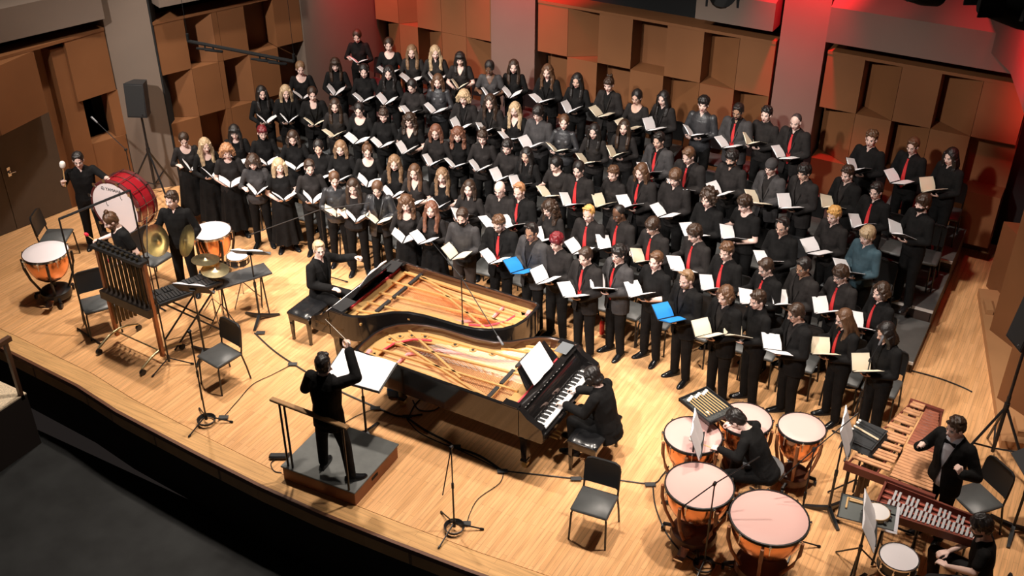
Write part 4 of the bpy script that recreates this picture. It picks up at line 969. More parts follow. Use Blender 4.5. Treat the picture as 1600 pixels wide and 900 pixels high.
mic_stand('tall microphone stand between the chimes and empty chair', -3.22, 8.33, 1.75, [(0, 0, 1.75), (-.15, .25, 2.2)])
mic_stand('microphone stand at stage edge right of the podium', 1.95, 7.58, 1.25, [(.0, .0, 1.25), (-.10, -.06, .55)], coil=True)
mic_stand('microphone stand with coiled cable between the two near timpani', 4.66, 8.45, 1.25, [(-.25, -.15, .95), (0, 0, 1.25), (.35, .3, 1.55)], coil=True)
mic_stand('microphone stand beside the tambourine tray', 5.45, 9.25, 1.45, [(-.25, -.25, 1.1), (0, 0, 1.45), (.3, .45, 1.75)], feet=.28)
mic_stand('microphone stand in front of the choir beside singer at right end', 5.55, 11.3, 1.35, [(0, 0, 1.35), (.05, .08, 1.55)], mic=True)
mic_stand('microphone stand behind the far piano with boom over strings', .52, 10.12, 1.62, [(-.75, .45, 1.72), (0, 0, 1.62), (.75, -.35, 1.15)], mic=True).location.z = 0
mic_stand('boom microphone stand before the women left of the far piano', -2.62, 11.15, 1.3, [(-1.0, -.55, .85), (0, 0, 1.3), (.75, .25, 1.5)], feet=.3)
mic_stand('microphone stand behind the bass drum', -6.65, 11.15, 1.35, [(0, 0, 1.35), (-.5, -.05, 1.75)], mic=True)
music_stand('black music stand left of the tilted tray near snare drum', -2.86, 9.82, 1.15, R(205), 38, .5, .34, sheet_label='white sheet on music stand beside small snare drum')
music_stand('black music stand over the left percussion keyboard', -2.95, 8.75, 1.1, R(200), 50, .5, .30, sheet_label='sheet on music stand leaning over the left percussion keyboard')
music_stand('music stand before timpanist, white sheets seen edge-on', 4.14, 9.25, 1.12, R(106), 70, .46, .32, sheet_label='white sheets on the stand in front of the timpanist', sw=.5, sh=.36)
music_stand('music stand with upright white sheets beside the marimba', 5.62, 9.98, 1.22, R(98), 70, .46, .32, sheet_label='upright white sheets on the stand beside the marimba', sw=.5, sh=.40)
music_stand('music stand with white sheets left of the right snare drum', 6.16, 8.95, 1.02, R(102), 62, .46, .32, sheet_label='tall white sheets on stand beside right snare drum', sw=.62, sh=.34)
music_stand('black music stand with empty desk by the right wall', 7.55, 10.72, 1.05, R(-60), 30, .5, .34)
# ------------------------------------------------------------------ timpani
def timp(label, u, v, z, wpx, kind, group, pedal=0, n=6):
    p = at(u, v, z); dx, dy = p.x-7, p.y; yc = -dx*SW + dy*CW; depth = yc*math.cos(TILT) + (CAMH-z)*math.sin(TILT); r = wpx/2*depth/FPX
    t = thing('timpani_drum', label, 'timpani drum', (p.x, p.y, 0), pedal, group)
    HEADP = mat('calf_head_pink', (.70, .42, .38), .55) ; HEADW = mat('drum_head_white', (.82, .74, .76), .5)
    b = MB(); b.lathe([(.001, z+.012), (r*.6, z+.012), (r*.94, z+.010), (r*.975, z)], (0, 0, 0), 40); part('drum_head', b, HEADP if kind else HEADW, t, 60)
    b = MB(); b.lathe([(r*.955, z-.01), (r*.96, z+.014), (r*1.0, z+.012), (r*1.01, z-.02), (r*.97, z-.03), (r*.955, z-.01)], (0, 0, 0), 40); part('hoop', b, BLK if kind else CHROME, t)
    b = MB(); d = r*1.15; b.lathe([(r*.93, z-.02), (r*.94, z-.08), (r*.91, z-.16), (r*.84, z-.26), (r*.70, z-.36), (r*.48, z-.43), (r*.22, z-.465), (.02, z-.475)], (0, 0, 0), 40); part('bowl', b, COPPER, t, 70)
    SM = mat('strut_wood', (.30, .11, .045), .4, noise=.15) if kind else BLK
    for k in range(n):
        a = 2*PI*k/n + .35; c_, s_ = math.cos(a), math.sin(a); b = MB()
        b.tube([(c_*r*1.04, s_*r*1.04, z-.05), (c_*r*1.02, s_*r*1.02, z-.22), (c_*r*.88, s_*r*.88, z-.42), (c_*r*.58, s_*r*.58, .18)], [.020, .022, .02, .02], 8); part('strut', b, SM, t)
    for k in range(8):
        a = 2*PI*k/8; b = MB(); b.cyl((math.cos(a)*r*1.03, math.sin(a)*r*1.03, z-.12), (math.cos(a)*r*1.03, math.sin(a)*r*1.03, z+.015), .006); b.box((math.cos(a)*r*1.02, math.sin(a)*r*1.02, z-.01), (.028, .028, .02)); part('tension_rod', b, CHROME, t)
    b = MB(); b.lathe([(.01, .22), (r*.45, .21), (r*.66, .17), (r*.70, .10), (r*.66, .07), (.01, .07)], (0, 0, 0), 24); b.cyl((0, 0, .2), (0, 0, z-.46), .03); part('base', b, mat('base_brown', (.10, .035, .018), .4) if kind else BLK, t)
    for k in range(3):
        a = R(60+120*k); b = MB(); b.tube([(math.cos(a)*r*.6, math.sin(a)*r*.6, .12), (math.cos(a)*r*.95, math.sin(a)*r*.95, .09)], .022, 6); b.cyl((math.cos(a)*r*.95-.015, math.sin(a)*r*.95, .04), (math.cos(a)*r*.95+.015, math.sin(a)*r*.95, .04), .04, None, 12); part('caster', b, BLK, t)
    b = MB(); b.loft([[(s_*.05, -r*.5-y, zz) for s_, zz in ((-1, z0), (1, z0), (1, z0+.02), (-1, z0+.02))] for y, z0 in ((0, .12), (.18, .06), (.28, .10))]); part('pedal', b, CHROME, t)
    return t
G1 = 'copper timpani around the seated timpanist'
timp('timpani drum furthest left, under the mallet tray', 1083, 680, .85, 92, 1, G1, R(200))
timp('timpani drum behind the timpanist beside the mallet tray', 1165, 655, .86, 84, 1, G1, R(160))
timp('smallest timpani drum of the ring, nearest the marimba', 1253, 668, .86, 75, 1, G1, R(-160))
timp('timpani drum left of the largest one', 1093, 758, .84, 109, 1, G1, R(0))
timp('largest timpani drum nearest the stage edge', 1202, 808, .84, 125, 1, G1, R(20))
G2 = 'white-headed timpani at the left of the stage'
timp('white-headed copper timpani standing alone at far left', 71, 394, .82, 71, 0, G2, R(30), 4)
timp('white-headed copper timpani behind the cymbal player', 330, 361, .82, 62, 0, G2, R(30), 5)
# mallet tray
def trayp(c4, z): return [at(u, v, z) for u, v in c4]
t = thing('mallet_tray', 'black carpeted tray of timpani mallets on a stand', 'tray', at(1106, 634, 1.0).xy.to_3d(), R(-28))
b = MB(); b.box((0, 0, 1.0), (.52, .42, .015)); part('carpet', b, mat('tray_carpet', (.05, .052, .05), .95, noise=.5, scale=50), t)
b = MB(); [b.box(c, d) for c, d in (((0, .21, 1.01), (.55, .02, .04)), ((0, -.21, 1.01), (.55, .02, .04)), ((.265, 0, 1.01), (.02, .42, .04)), ((-.265, 0, 1.01), (.02, .42, .04)))]; part('frame', b, BLK, t)
b = MB(); b.cyl((0, 0, .1), (0, 0, 1.0), .014); [b.tube([(0, 0, .3), (math.cos(R(a))*.3, math.sin(R(a))*.3, .012)], .01, 6) for a in (90, 210, 330)]; part('stand', b, BLK, t)
FELTW = mat('white_felt', (.78, .72, .66), .9); STICK = mat('mallet_wood', (.68, .42, .18), .5); REDM = mat('red_mallet', (.65, .015, .04), .6)
def mallet(label, p0, p1, rh=.02, hm=FELTW, sm=STICK, rs=.006, group='timpani mallets on the tray', flat=.9, M=None, name='mallet'):
    if M is not None: p0, p1 = M @ Vector(p0), M @ Vector(p1)
    t = thing(name, label, 'mallet', tuple(p0), 0, group); d = Vector(p1)-Vector(p0)
    b = MB(); b.cyl((0, 0, 0), d, rs, None, 6); part('shaft', b, sm, t); b = MB(); b.cap(d - d.normalized()*rh*.4, d + d.normalized()*rh*.4, rh, rh, 10); part('mallet_head', b, hm, t); return t
TM = Matrix.Translation(t.location) @ Matrix.Rotation(R(-28), 4, 'Z')
for k in range(9): mallet('%s timpani mallet in the row on the black tray' % ['leftmost', 'second from left', 'third from left', 'fourth from left', 'middle', 'fourth from right', 'third from right', 'second from right', 'rightmost'][k], (.17, -.16+k*.040, 1.03), (-.17-.015*(k % 3), -.155+k*.038, 1.035), .019, M=TM)
# throne
t = thing('drum_throne', 'grey-topped stool under the timpanist', 'stool', at(1193, 728, .62).xy.to_3d(), R(80))
b = MB(); b.lathe([(.001, .64), (.19, .638), (.235, .62), (.235, .58), (.20, .565), (.001, .565)], (0, 0, 0), 28); part('seat', b, mat('stool_grey', (.13, .13, .135), .5), t)
b = MB(); b.cyl((0, 0, .1), (0, 0, .57), .02); b.tube([(-.2, .2, .02), (0, 0, .2), (.2, -.2, .02)], .018, 6); b.tube([(-.2, -.2, .02), (0, 0, .2), (.2, .2, .02)], .018, 6); part('legs', b, mat('stool_steel', (.3, .3, .3), .4, .8), t)
# ------------------------------------------------------------------ marimba and other keyboards at right
ROSE = mat('rosewood_bar', (.36, .12, .07), .4, noise=.2, scale=12); ROSEL = mat('light_rosewood_bar', (.60, .30, .15), .42, noise=.15, scale=12); FRW = mat('frame_rosewood', (.17, .045, .03), .35)
t = thing('marimba', 'long rosewood marimba in front of the man with the bow tie', 'marimba', (6.18, 9.92, 0), R(-4))
L = 1.45
nN = 26
for i in range(nN):
    y = .02 + i*(L-.04)/nN; wl = .46*(1-i/nN)+.15*(i/nN); b = MB(); b.rbox((.01+wl/2, y, .885), (wl, (L/nN)*.86, .022), .004); part('natural_bar', b, ROSEL if i < 12 else ROSE, t)
    if i % 7 in (0, 1, 3, 4, 5): wl2 = wl*.93; b = MB(); b.rbox((-.005-wl2/2, y+L/nN/2, .915), (wl2, (L/nN)*.80, .022), .004); part('accidental_bar', b, ROSEL, t)
b = MB()
b.box((.02, -.055, .84), (1.0, .05, .10)); b.box((0, L+.03, .84), (.40, .05, .10))
for x0, x1, z in ((.47, .18, .86), (-.44, -.16, .88), (.12, .05, .85), (-.12, -.04, .88)): b.tube([(x0, -.03, z), (x1, L+.02, z)], .014, 6)
part('frame', b, FRW, t)
for i in range(nN):
    y = .02+i*(L-.04)/nN
    for sx in (1, -1):
        if sx > 0 or i % 7 in (0, 1, 3, 4, 5): b = MB(); b.cyl((sx*(.22*(1-i/nN)+.08), y+(0 if sx > 0 else .03), .84), (sx*(.22*(1-i/nN)+.08), y+(0 if sx > 0 else .03), .84-(.5*(1-i/nN)+.08)), .021, None, 8); part('resonator', b, mat('resonator_brown', (.10, .07, .05), .35, .7), t)
for x, y in ((-.42, -.05), (.44, -.05), (-.16, L+.03), (.16, L+.03)): b = MB(); b.cyl((x, y, .06), (x, y, .80), .02); b.cyl((x-.02, y, .04), (x+.02, y, .04), .04, None, 12); part('leg', b, BLK, t)
b = MB(); b.tube([(-.42, -.05, .2), (-.16, L+.03, .2)], .014, 6); b.tube([(.44, -.05, .2), (.16, L+.03, .2)], .014, 6); b.tube([(-.42, -.05, .25), (.44, -.05, .25)], .014, 6); part('brace', b, BLK, t)
t = thing('glockenspiel', 'wooden-cased instrument with silver bars in front of marimba', 'glockenspiel', (6.70, 9.58, 0), R(-1))
b = MB(); W0, D0, D1 = 1.06, .50, .36
for s_ in (-1, 1): b.loft([[(-W0/2, s_*D0/2+q, z) for q, z in ((-.012, .76), (.012, .76), (.012, .86), (-.012, .86))], [(W0/2, s_*D1/2+q, z) for q, z in ((-.012, .76), (.012, .76), (.012, .86), (-.012, .86))]])
b.box((-W0/2, 0, .81), (.024, D0+.02, .10)); b.box((W0/2, 0, .81), (.024, D1+.02, .10)); b.prism([(-W0/2, -D0/2), (W0/2, -D1/2), (W0/2, D1/2), (-W0/2, D0/2)], .755, .775); part('case', b, FRW, t)
b = MB(); [b.tube([(-W0/2, y0, .80), (W0/2, y1, .80)], .012, 6) for y0, y1 in ((-.15, -.11), (-.05, -.03), (.06, .04), (.16, .11))]; part('felt_rail', b, mat('rail_felt', (.50, .12, .08), .8), t)
SILV = mat('silver_bar', (.80, .80, .82), .35, .6)
for i in range(19):
    x = -W0/2+.11+i*.048; k = 1-i*.016; b = MB(); b.rbox((x, -.075*k, .825), (.030, .20*k, .010), .003); part('natural_bar', b, SILV, t)
    if i % 7 in (0, 1, 3, 4, 5): b = MB(); b.rbox((x+.024, .10*k, .835), (.028, .17*k, .010), .003); part('accidental_bar', b, SILV, t)
for x in (-.42, .42):
    b = MB(); b.tube([(x, -.2, .02), (x, .15, .75)], .014, 6); b.tube([(x, .2, .02), (x, -.15, .75)], .014, 6); part('leg', b, BLK, t)
t = thing('trap_tray', 'grey felt percussion tray on a stand left of the glockenspiel', 'tray', (6.13, 9.24, 0), R(8))
b = MB(); b.box((0, 0, .85), (.60, .38, .02)); part('tray', b, mat('tray_felt', (.12, .13, .125), .9), t); b = MB(); [b.box(c, d) for c, d in (((0, .19, .865), (.62, .014, .03)), ((0, -.19, .865), (.62, .014, .03)), ((-.30, 0, .865), (.014, .38, .03)))]; part('rim', b, CHROME, t)
b = MB(); b.box((.29, 0, .865), (.035, .39, .035)); part('towel_edge', b, WHITE, t)
b = MB(); b.cyl((0, 0, .1), (0, 0, .84), .014); [b.tube([(0, 0, .35), (math.cos(R(a))*.3, math.sin(R(a))*.3, .012)], .010, 6) for a in (20, 140, 260)]; part('stand', b, BLK, t)
t = thing('tambourine', 'white-headed tambourine lying on the grey felt tray', 'tambourine', (6.21, 9.25, .875), 0)
b = MB(); b.lathe([(.001, .046), (.128, .045)], (0, 0, 0), 28); part('drum_head', b, mat('tambourine_head', (.84, .80, .78), .6), t); b = MB(); b.lathe([(.128, .047), (.134, .044), (.134, 0), (.126, 0), (.126, .044)], (0, 0, 0), 28); part('frame', b, STICK, t)
for k in range(9): a = 2*PI*k/9; b = MB(); b.lathe([(.001, 0), (.02, 0), (.02, .004), (.001, .006)], (math.cos(a)*.142, math.sin(a)*.142, .016), 10); b.lathe([(.001, 0), (.02, 0), (.02, .004), (.001, .006)], (math.cos(a)*.142, math.sin(a)*.142, .024), 10); part('jingle', b, CHROME, t)
for k, (x0, y0, x1, y1) in enumerate([(5.90, 9.36, 6.12, 9.37), (5.91, 9.33, 6.10, 9.35), (5.88, 9.36, 5.90, 9.20)]):
    b = MB(); b.cap((0, 0, 0), (x1-x0, y1-y0, 0), .011, .011, 8); o = part('clave_stick', b, STICK, None, loc=(x0, y0, .874)); tag(o, ['upper of two parallel wooden sticks on grey tray', 'lower of two parallel wooden sticks on grey tray', 'short wooden stick pointing down the grey tray'][k], 'stick')
def snare(label, x, y, z, r, hh, tilt=0, group=None):
    t = thing('snare_drum', label, 'drum', (x, y, 0), 0, group)
    b = MB(); b.lathe([(.001, z+.002), (r*.95, z)], (0, 0, 0), 32); part('drum_head', b, mat('drum_head_bright', (.86, .80, .82), .5), t)
    for zz in (z, z-hh): b = MB(); b.lathe([(r*.95, zz-.008), (r*.95, zz+.008), (r*1.02, zz+.008), (r*1.02, zz-.012), (r*.95, zz-.008)], (0, 0, 0), 32); part('hoop', b, CHROME, t)
    b = MB(); b.lathe([(r*.95, z), (r*.95, z-hh), (.001, z-hh)], (0, 0, 0), 32); part('shell', b, BLK, t)
    for k in range(8): a = 2*PI*k/8; b = MB(); b.cyl((math.cos(a)*r*1.01, math.sin(a)*r*1.01, z-hh), (math.cos(a)*r*1.01, math.sin(a)*r*1.01, z+.01), .004); b.box((math.cos(a)*r*.98, math.sin(a)*r*.98, z-hh/2), (.02, .02, .04)); part('lug', b, CHROME, t)
    b = MB(); b.cyl((0, 0, .12), (0, 0, z-hh-.03), .012); [b.tube([(0, 0, .35), (math.cos(R(a))*.27, math.sin(R(a))*.27, .012)], .009, 6) for a in (40, 160, 280)]; [b.tube([(0, 0, z-hh-.06), (math.cos(R(a))*r, math.sin(R(a))*r, z-hh)], .008, 6) for a in (40, 160, 280)]; part('stand', b, CHROME, t)
snare('white-headed snare drum at the lower right', *at(1405, 870, .75).xy, .75, .20, .14); snare('small snare drum beside suspended cymbals at left', *at(371, 399, .80).xy, .80, .165, .12)
# towel with mallets at the left flank of the marimba
t = thing('mallet_table', 'black cloth-covered stand holding yarn mallets beside the marimba', 'stand', (5.80, 10.36, 0), R(-10))
b = MB(); n = 8; vs = []; 
for i in range(n+1):
    for j in range(n+1): u_, v_ = i/n-.5, j/n-.5; vs.append((u_*.40, v_*.52, 1.0 - .5*max(0, abs(u_)-.40)*2 - .5*max(0, abs(v_)-.42)*2 + .004*math.sin(i*2+j)))
b.add(vs, [(i*(n+1)+j, (i+1)*(n+1)+j, (i+1)*(n+1)+j+1, i*(n+1)+j+1) for i in range(n) for j in range(n)]); b.box((0, 0, .985), (.34, .44, .012)); part('cloth', b, mat('black_towel', (.025, .026, .028), .95, bump=.4, scale=30), t)
b = MB(); b.cyl((0, 0, .1), (0, 0, .98), .014); [b.tube([(0, 0, .3), (math.cos(R(a))*.28, math.sin(R(a))*.28, .012)], .01, 6) for a in (80, 200, 320)]; part('stand', b, BLK, t)
TM = Matrix.Translation(t.location) @ Matrix.Rotation(R(-10), 4, 'Z')
for k, yy in enumerate((.15, .10, .02, -.04)): mallet('%s of four mallets on black cloth beside marimba' % ['furthest', 'second furthest', 'second nearest', 'nearest'][k], (.16, yy-.05, 1.015), (-.15, yy, 1.02), .015 if k < 2 else .012, FELTW, mat('rattan', (.72, .56, .38), .5) if k in (2,) else BLKP, .005 if k != 2 else .012, 'mallets on the black cloth', M=TM)
# ------------------------------------------------------------------ percussion at left
HN = V((.10, -1, 0)).normalized()
dc = at(181, 325, .95)
t = thing('bass_drum', 'large red concert bass drum with white head and maker lettering', 'drum', (dc.x, dc.y, 0), math.atan2(HN.x, -HN.y))
Mx = Matrix.Translation((0, 0, .95)) @ Matrix.Rotation(PI/2, 4, 'X')     # lathe axis z -> local -y (front)
r = .46
b = MB(); b.lathe([(.001, .012), (r*.965, .010)], (0, 0, 0), 44, 0, Mx); part('drum_head', b, mat('bass_head', (.86, .76, .76), .5), t)
b = MB(); b.lathe([(r*.96, -.04), (r*.96, .018), (r*1.03, .018), (r*1.03, -.04), (r*.96, -.04)], (0, 0, 0), 44, 0, Mx); part('front_hoop', b, mat('hoop_dark', (.10, .02, .02), .35), t)
b = MB(); b.lathe([(r*.96, -.42), (r*.96, -.36), (r*1.03, -.36), (r*1.03, -.42), (r*.96, -.42)], (0, 0, 0), 44, 0, Mx); part('rear_hoop', b, mat('hoop_dark', (.10, .02, .02), .35), t)
b = MB(); b.lathe([(r*.985, -.04), (r*.985, -.36)], (0, 0, 0), 44, 0, Mx); b.lathe([(.001, -.40), (r*.96, -.40)], (0, 0, 0), 44, 0, Mx); part('shell', b, mat('red_shell', (.26, .010, .016), .18, coat=.5), t)
b = MB(); b.lathe([(r*1.0, -.19), (r*1.0, -.205)], (0, 0, 0), 44, 0, Mx); b.lathe([(r*1.035, -.355), (r*1.035, -.365)], (0, 0, 0), 44, 0, Mx); b.lathe([(r*1.035, -.04), (r*1.035, -.03)], (0, 0, 0), 44, 0, Mx); part('trim_band', b, CHROME, t)
for k in range(12): a = 2*PI*k/12+.2; b = MB(); b.cyl((math.cos(a)*r*1.05, math.sin(a)*r*1.05, .03), (math.cos(a)*r*1.05, math.sin(a)*r*1.05, -.43), .006, None, 6, 0, Mx); b.box((math.cos(a)*r*1.05, math.sin(a)*r*1.05, .03), (.05, .05, .02), 0, Mx); part('tension_rod', b, CHROME, t)
INK = mat('lettering_black', (.02, .02, .02), .6)
text('lettering', 'YAMAHA', .075, INK, t, Matrix.Translation((.04, -.014, .95+.325)) @ Matrix.Rotation(R(0), 4, 'Y') @ Matrix.Rotation(PI/2, 4, 'X'))
b = MB(); b.tube([(math.cos(a)*.028, 0, math.sin(a)*.028) for a in [2*PI*i/16 for i in range(16)]], .003, 5, 0, None, True); [b.tube([(0, 0, 0), (math.cos(R(a))*.026, 0, math.sin(R(a))*.026)], .003, 5) for a in (90, 210, 330)]
put('tuning_fork_mark', b.mesh('tuning_fork_mark', [INK]), t, M=Matrix.Translation((-.17, -.014, .95+.325)))
b = MB(); b.tube([(-.42, -.05, .62), (-.46, .2, .60), (-.42, .45, .62)], .018, 6); b.tube([(.42, -.05, .62), (.46, .2, .60), (.42, .45, .62)], .018, 6)
for sx in (-1, 1):
    for y in (0, .4): b.tube([(sx*.44, y, .60), (sx*.40, y, .06)], .018, 6)
b.box((0, 0, .42), (.84, .03, .05)); b.box((0, .4, .42), (.84, .03, .05)); part('stand', b, BLK, t)
# chimes
t = thing('tubular_chimes', 'tall rack of dark tubular chimes on a wheeled frame', 'chimes', (-3.80, 8.36, 0), R(-3))
BRZ = mat('aged_bronze', (.10, .075, .045), .32, .85, noise=.2); FRG = mat('frame_copper_brown', (.36, .15, .07), .35, .5)
for k in range(18):
    y = -.035 if k % 2 else .045; x = -.40+k*.047; L = 1.52-k*.035; b = MB(); b.cyl((x, y, 1.66-L*.86), (x, y, 1.66), .017, None, 10); b.cyl((x, y, 1.66), (x, y, 1.69), .021, None, 10); part('tube', b, BRZ, t)
b = MB(); b.box((0, 0, 1.62), (.98, .16, .05)); b.tube([(-.48, 0, 1.60), (-.40, 0, 1.72), (.40, 0, 1.70), (.48, 0, 1.60)], .012, 6); part('top_rail', b, BLK, t)
b = MB(); b.box((0, -.02, .86), (.98, .17, .13)); part('damper_box', b, mat('damper_box_dark', (.03, .022, .018), .35), t)
for s_ in (-1, 1): b = MB(); b.box((s_*.47, .0, .86), (.05, .05, 1.50)); part('upright', b, FRG, t)
for s_ in (-1, 1):
    b = MB(); b.tube([(s_*.45, -.36, .10), (s_*.45, -.18, .18), (s_*.45, 0, .22), (s_*.45, .18, .18), (s_*.45, .36, .10)], .018, 8); part('foot', b, BRASS, t)
    for y in (-.36, .36): b = MB(); b.cyl((s_*.45-.02, y, .045), (s_*.45+.02, y, .045), .045, None, 14); b.cyl((s_*.45, y, .05), (s_*.45, y, .11), .01); part('caster', b, BLK, t)
b = MB(); b.tube([(-.45, .0, .18), (.45, 0, .18)], .012, 6); part('brace', b, BRASS, t)
# tall black hanging frame
t = thing('hanging_rack', 'tall thin black frame with small hooks spanning over the percussion', 'rack', (0, 0, 0), 0)
pa, pb = V((-5.05, 8.45, 0)), V((-4.0, 8.90, 0)); pa.z = pb.z = 2.0
qa, qb = at(92, 342, 1.95), at(203, 297, 1.95)
b = MB(); b.tube([qa, qb], .018, 6); part('crossbar', b, BLK, t)
for q in (qa, qb):
    b = MB(); b.tube([q, (q.x, q.y, .02)], .014, 6); dv = (qb-qa).normalized(); nv = V((-dv.y, dv.x, 0)); g_ = V((q.x, q.y, .015)); b.tube([g_-nv*.3, g_+nv*.3], .014, 6); part('post', b, BLK, t)
for f_ in (.45, .65, .85): p = qa.lerp(qb, f_); b = MB(); b.tube([p, p+V((0, 0, -.06)), p+V((.015, 0, -.09)), p+V((.03, 0, -.075))], .004, 5); part('hook', b, BLK, t)
# left keyboard glockenspiel on X stand
t = thing('percussion_keyboard', 'black-framed keyboard percussion on crossed legs beside the chimes', 'keyboard', (-3.40, 9.02, 0), R(68))
b = MB(); b.rbox((0, 0, .83), (.95, .40, .05), .01); part('case', b, BLKP, t)
for i in range(20): b = MB(); b.rbox((-.43+i*.045, -.08, .866), (.036, .17, .01), .003); part('natural_bar', b, mat('dark_bar', (.09, .09, .095), .3, .6), t)
for i in range(19):
    if i % 7 in (0, 1, 3, 4, 5): b = MB(); b.rbox((-.41+i*.045, .095, .872), (.034, .15, .01), .003); part('accidental_bar', b, mat('dark_bar', (.09, .09, .095), .3, .6), t)
for y in (-.17, .17): b = MB(); b.tube([(-.38, y, .02), (.38, y, .80)], .014, 6); b.tube([(.38, y, .02), (-.38, y, .80)], .014, 6); part('cross_leg', b, BLK, t)
# tilted trap table beside the snare
t = thing('trap_table', 'grey-topped table under the small snare drum stand', 'table', (-3.05, 9.75, 0), R(62))
b = MB(); b.rbox((0, 0, .74), (.85, .34, .03), .006); part('top', b, mat('trap_grey', (.06, .06, .06), .6), t)
for sx in (-1, 1): b = MB(); b.tube([(sx*.3, -.16, .01), (sx*.3, .0, .73)], .012, 6); b.tube([(sx*.3, .16, .01), (sx*.3, 0, .73)], .012, 6); part('leg', b, BLK, t)
def cymbal_mesh(r): b = MB(); b.lathe([(.001, .030), (r*.10, .028), (r*.17, .014), (r*.5, .008), (r, -.004), (r, -.006), (r*.5, .005), (r*.17, .011), (.001, .02)], (0, 0, 0), 36); return b.mesh('cymbal', [BRASS], 60)
for k, (u, v, z, lab) in enumerate([(336, 421, .98, 'near suspended cymbal on a chrome stand at left'), (321, 405, 1.06, 'rear suspended cymbal overlapped by the nearer one')]):
    p = at(u, v, z); t = thing('suspended_cymbal', lab, 'cymbal', (p.x, p.y, 0), k*1.3, 'suspended cymbals on stands'); put('cymbal', cymbal_mesh(.20), t, M=Matrix.Translation((0, 0, z)) @ Matrix.Rotation(R(6), 4, 'Y'))
    b = MB(); b.cyl((0, 0, .1), (0, 0, z+.05), .009); [b.tube([(0, 0, .4), (math.cos(R(a))*.26, math.sin(R(a))*.26, .012)], .009, 6) for a in (10, 130, 250)]; part('stand', b, CHROME, t)
# ------------------------------------------------------------------ loose chairs
def chair_px(label, us, vs_, ub, vb, g='empty black chairs on the open stage'):
    s_ = at(us, vs_, .45); k = at(ub, vb, .72); d = s_ - k; d.z = 0; d.normalize(); chair(s_.x, s_.y, 0, math.atan2(-d.x, d.y), label, g)
chair_px('empty black chair alone left of the conductor', 345, 554, 366, 514)
chair_px('empty black chair alone near the stage edge before timpani', 930, 784, 938, 744)
chair_px('empty black chair in front of the chimes player', 152, 473, 140, 436)
chair_px('empty black chair behind the far left timpani', 86, 369, 74, 346)
chair_px('empty black chair left of the cymbal player', 240, 402, 222, 374)
chair(7.10, 10.55, 0, R(140), 'black chair behind the man with the bow tie')
chair(7.32, 8.95, 0, R(80), 'black chair under the man in black tee at lower right')
# ------------------------------------------------------------------ cables, tape, boxes
def cable(label, pts, r=.010, z=.012, mname=BLKP, group='cables taped across the stage'):
    P = [at(u, v, z) for u, v in pts]; S = []
    for i in range(len(P)-1):
        p0, p1, p2, p3 = P[max(0, i-1)], P[i], P[i+1], P[min(len(P)-1, i+2)]
        for k in range(6):
            q = k/6; S.append(.5*((2*p1)+(p2-p0)*q+(2*p0-5*p1+4*p2-p3)*q*q+(3*p1-p0-3*p2+p3)*q**3))
    S.append(P[-1]); b = MB(); b.tube(S, r, 5); return tag(part('cable', b, mname), label, 'cable', group)
cable('thick cable running from the left percussion to the blue box', [(398, 520), (425, 545), (458, 568), (520, 605), (590, 637), (625, 650), (660, 647)], .013)
cable('thick cable from under the near piano to the floor tape', [(636, 652), (665, 672), (700, 690), (712, 698), (750, 712), (785, 735)], .015)
cable('thinner cable beside the thick one under the near piano', [(636, 655), (655, 675), (690, 692), (712, 700), (755, 720), (786, 737)], .008)
cable('cable running behind the lone chair to the timpani', [(786, 735), (840, 741), (900, 747), (960, 749), (1018, 755), (1035, 742), (1045, 728)], .009)
cable('thin looping cable from tape down to right floor stand', [(787, 738), (780, 755), (748, 778), (735, 800), (730, 815)], .005)
cable('thin cable curving left from the podium tape', [(586, 638), (560, 648), (535, 662), (522, 672)], .005)
cable('thin cable from the chair down to stage edge stand', [(458, 568), (425, 585), (395, 600), (372, 625), (350, 650), (340, 658)], .005)
cable('cable dropping past the left timpani to the coiled stand', [(1020, 757), (1024, 790), (1040, 830), (1065, 862), (1090, 878)], .009)
cable('cable crossing from the riser corner to the right ledge', [(1417, 577), (1445, 584), (1475, 593), (1505, 605), (1519, 612)], .010)
cable('cable loop beside the podium rail', [(455, 705), (443, 712), (424, 722), (428, 735), (440, 738)], .006)
cable('bundle of cable under the near piano', [(640, 648), (650, 630), (668, 618), (690, 626), (680, 640), (655, 640), (645, 625)], .010)
TAPE = mat('gaffer_tape', (.05, .05, .05), .8)
for u, v, wh in [(407, 519, 'nearest the left music stands'), (457, 568, 'between the left chair and the conductor'), (586, 637, 'beside the foot of the conductor music stand'), (712, 697, 'directly above the stand right of the podium'), (785, 735, 'just below the leg of the near piano'), (900, 747, 'left of the lone right chair'), (1016, 756, 'between the lone right chair and timpani'), (349, 651, 'beside the stand at the left stage edge'), (727, 817, 'beside the coiled stand right of the podium'), (636, 650, 'under the edge of the near piano')]:
    p = at(u, v, .026); b = MB(); b.rbox((0, 0, 0), (.13, .07, .006), .01); o = part('tape_strip', b, TAPE, None, loc=p, rz=R(30)); tag(o, 'strip of dark tape over cable ' + wh, 'tape', 'tape strips over the cables')
t = thing('blue_light', 'small blue lamp box on the floor beside the near piano', 'lamp', at(618, 617, 0), R(20))
b = MB(); b.rbox((0, 0, .08), (.20, .16, .14), .02); part('case', b, mat('blue_case', (.01, .06, .16), .4), t)
b = MB(); b.rbox((0, 0, .155), (.13, .10, .012), .01); part('lens', b, mat('blue_lens', (.03, .22, .65), .3, emis=.6), t)
t = thing('water_bottle', 'red water bottle on the floor behind the front choir row', 'bottle', (1.72, 12.0, 0)); b = MB(); b.lathe([(.001, 0), (.035, 0), (.036, .02), (.036, .19), (.026, .225), (.02, .235)], (0, 0, 0), 14); part('body', b, mat('bottle_red', (.55, .02, .02), .3), t); b = MB(); b.cyl((0, 0, .235), (0, 0, .27), .02); part('lid', b, BLKP, t)
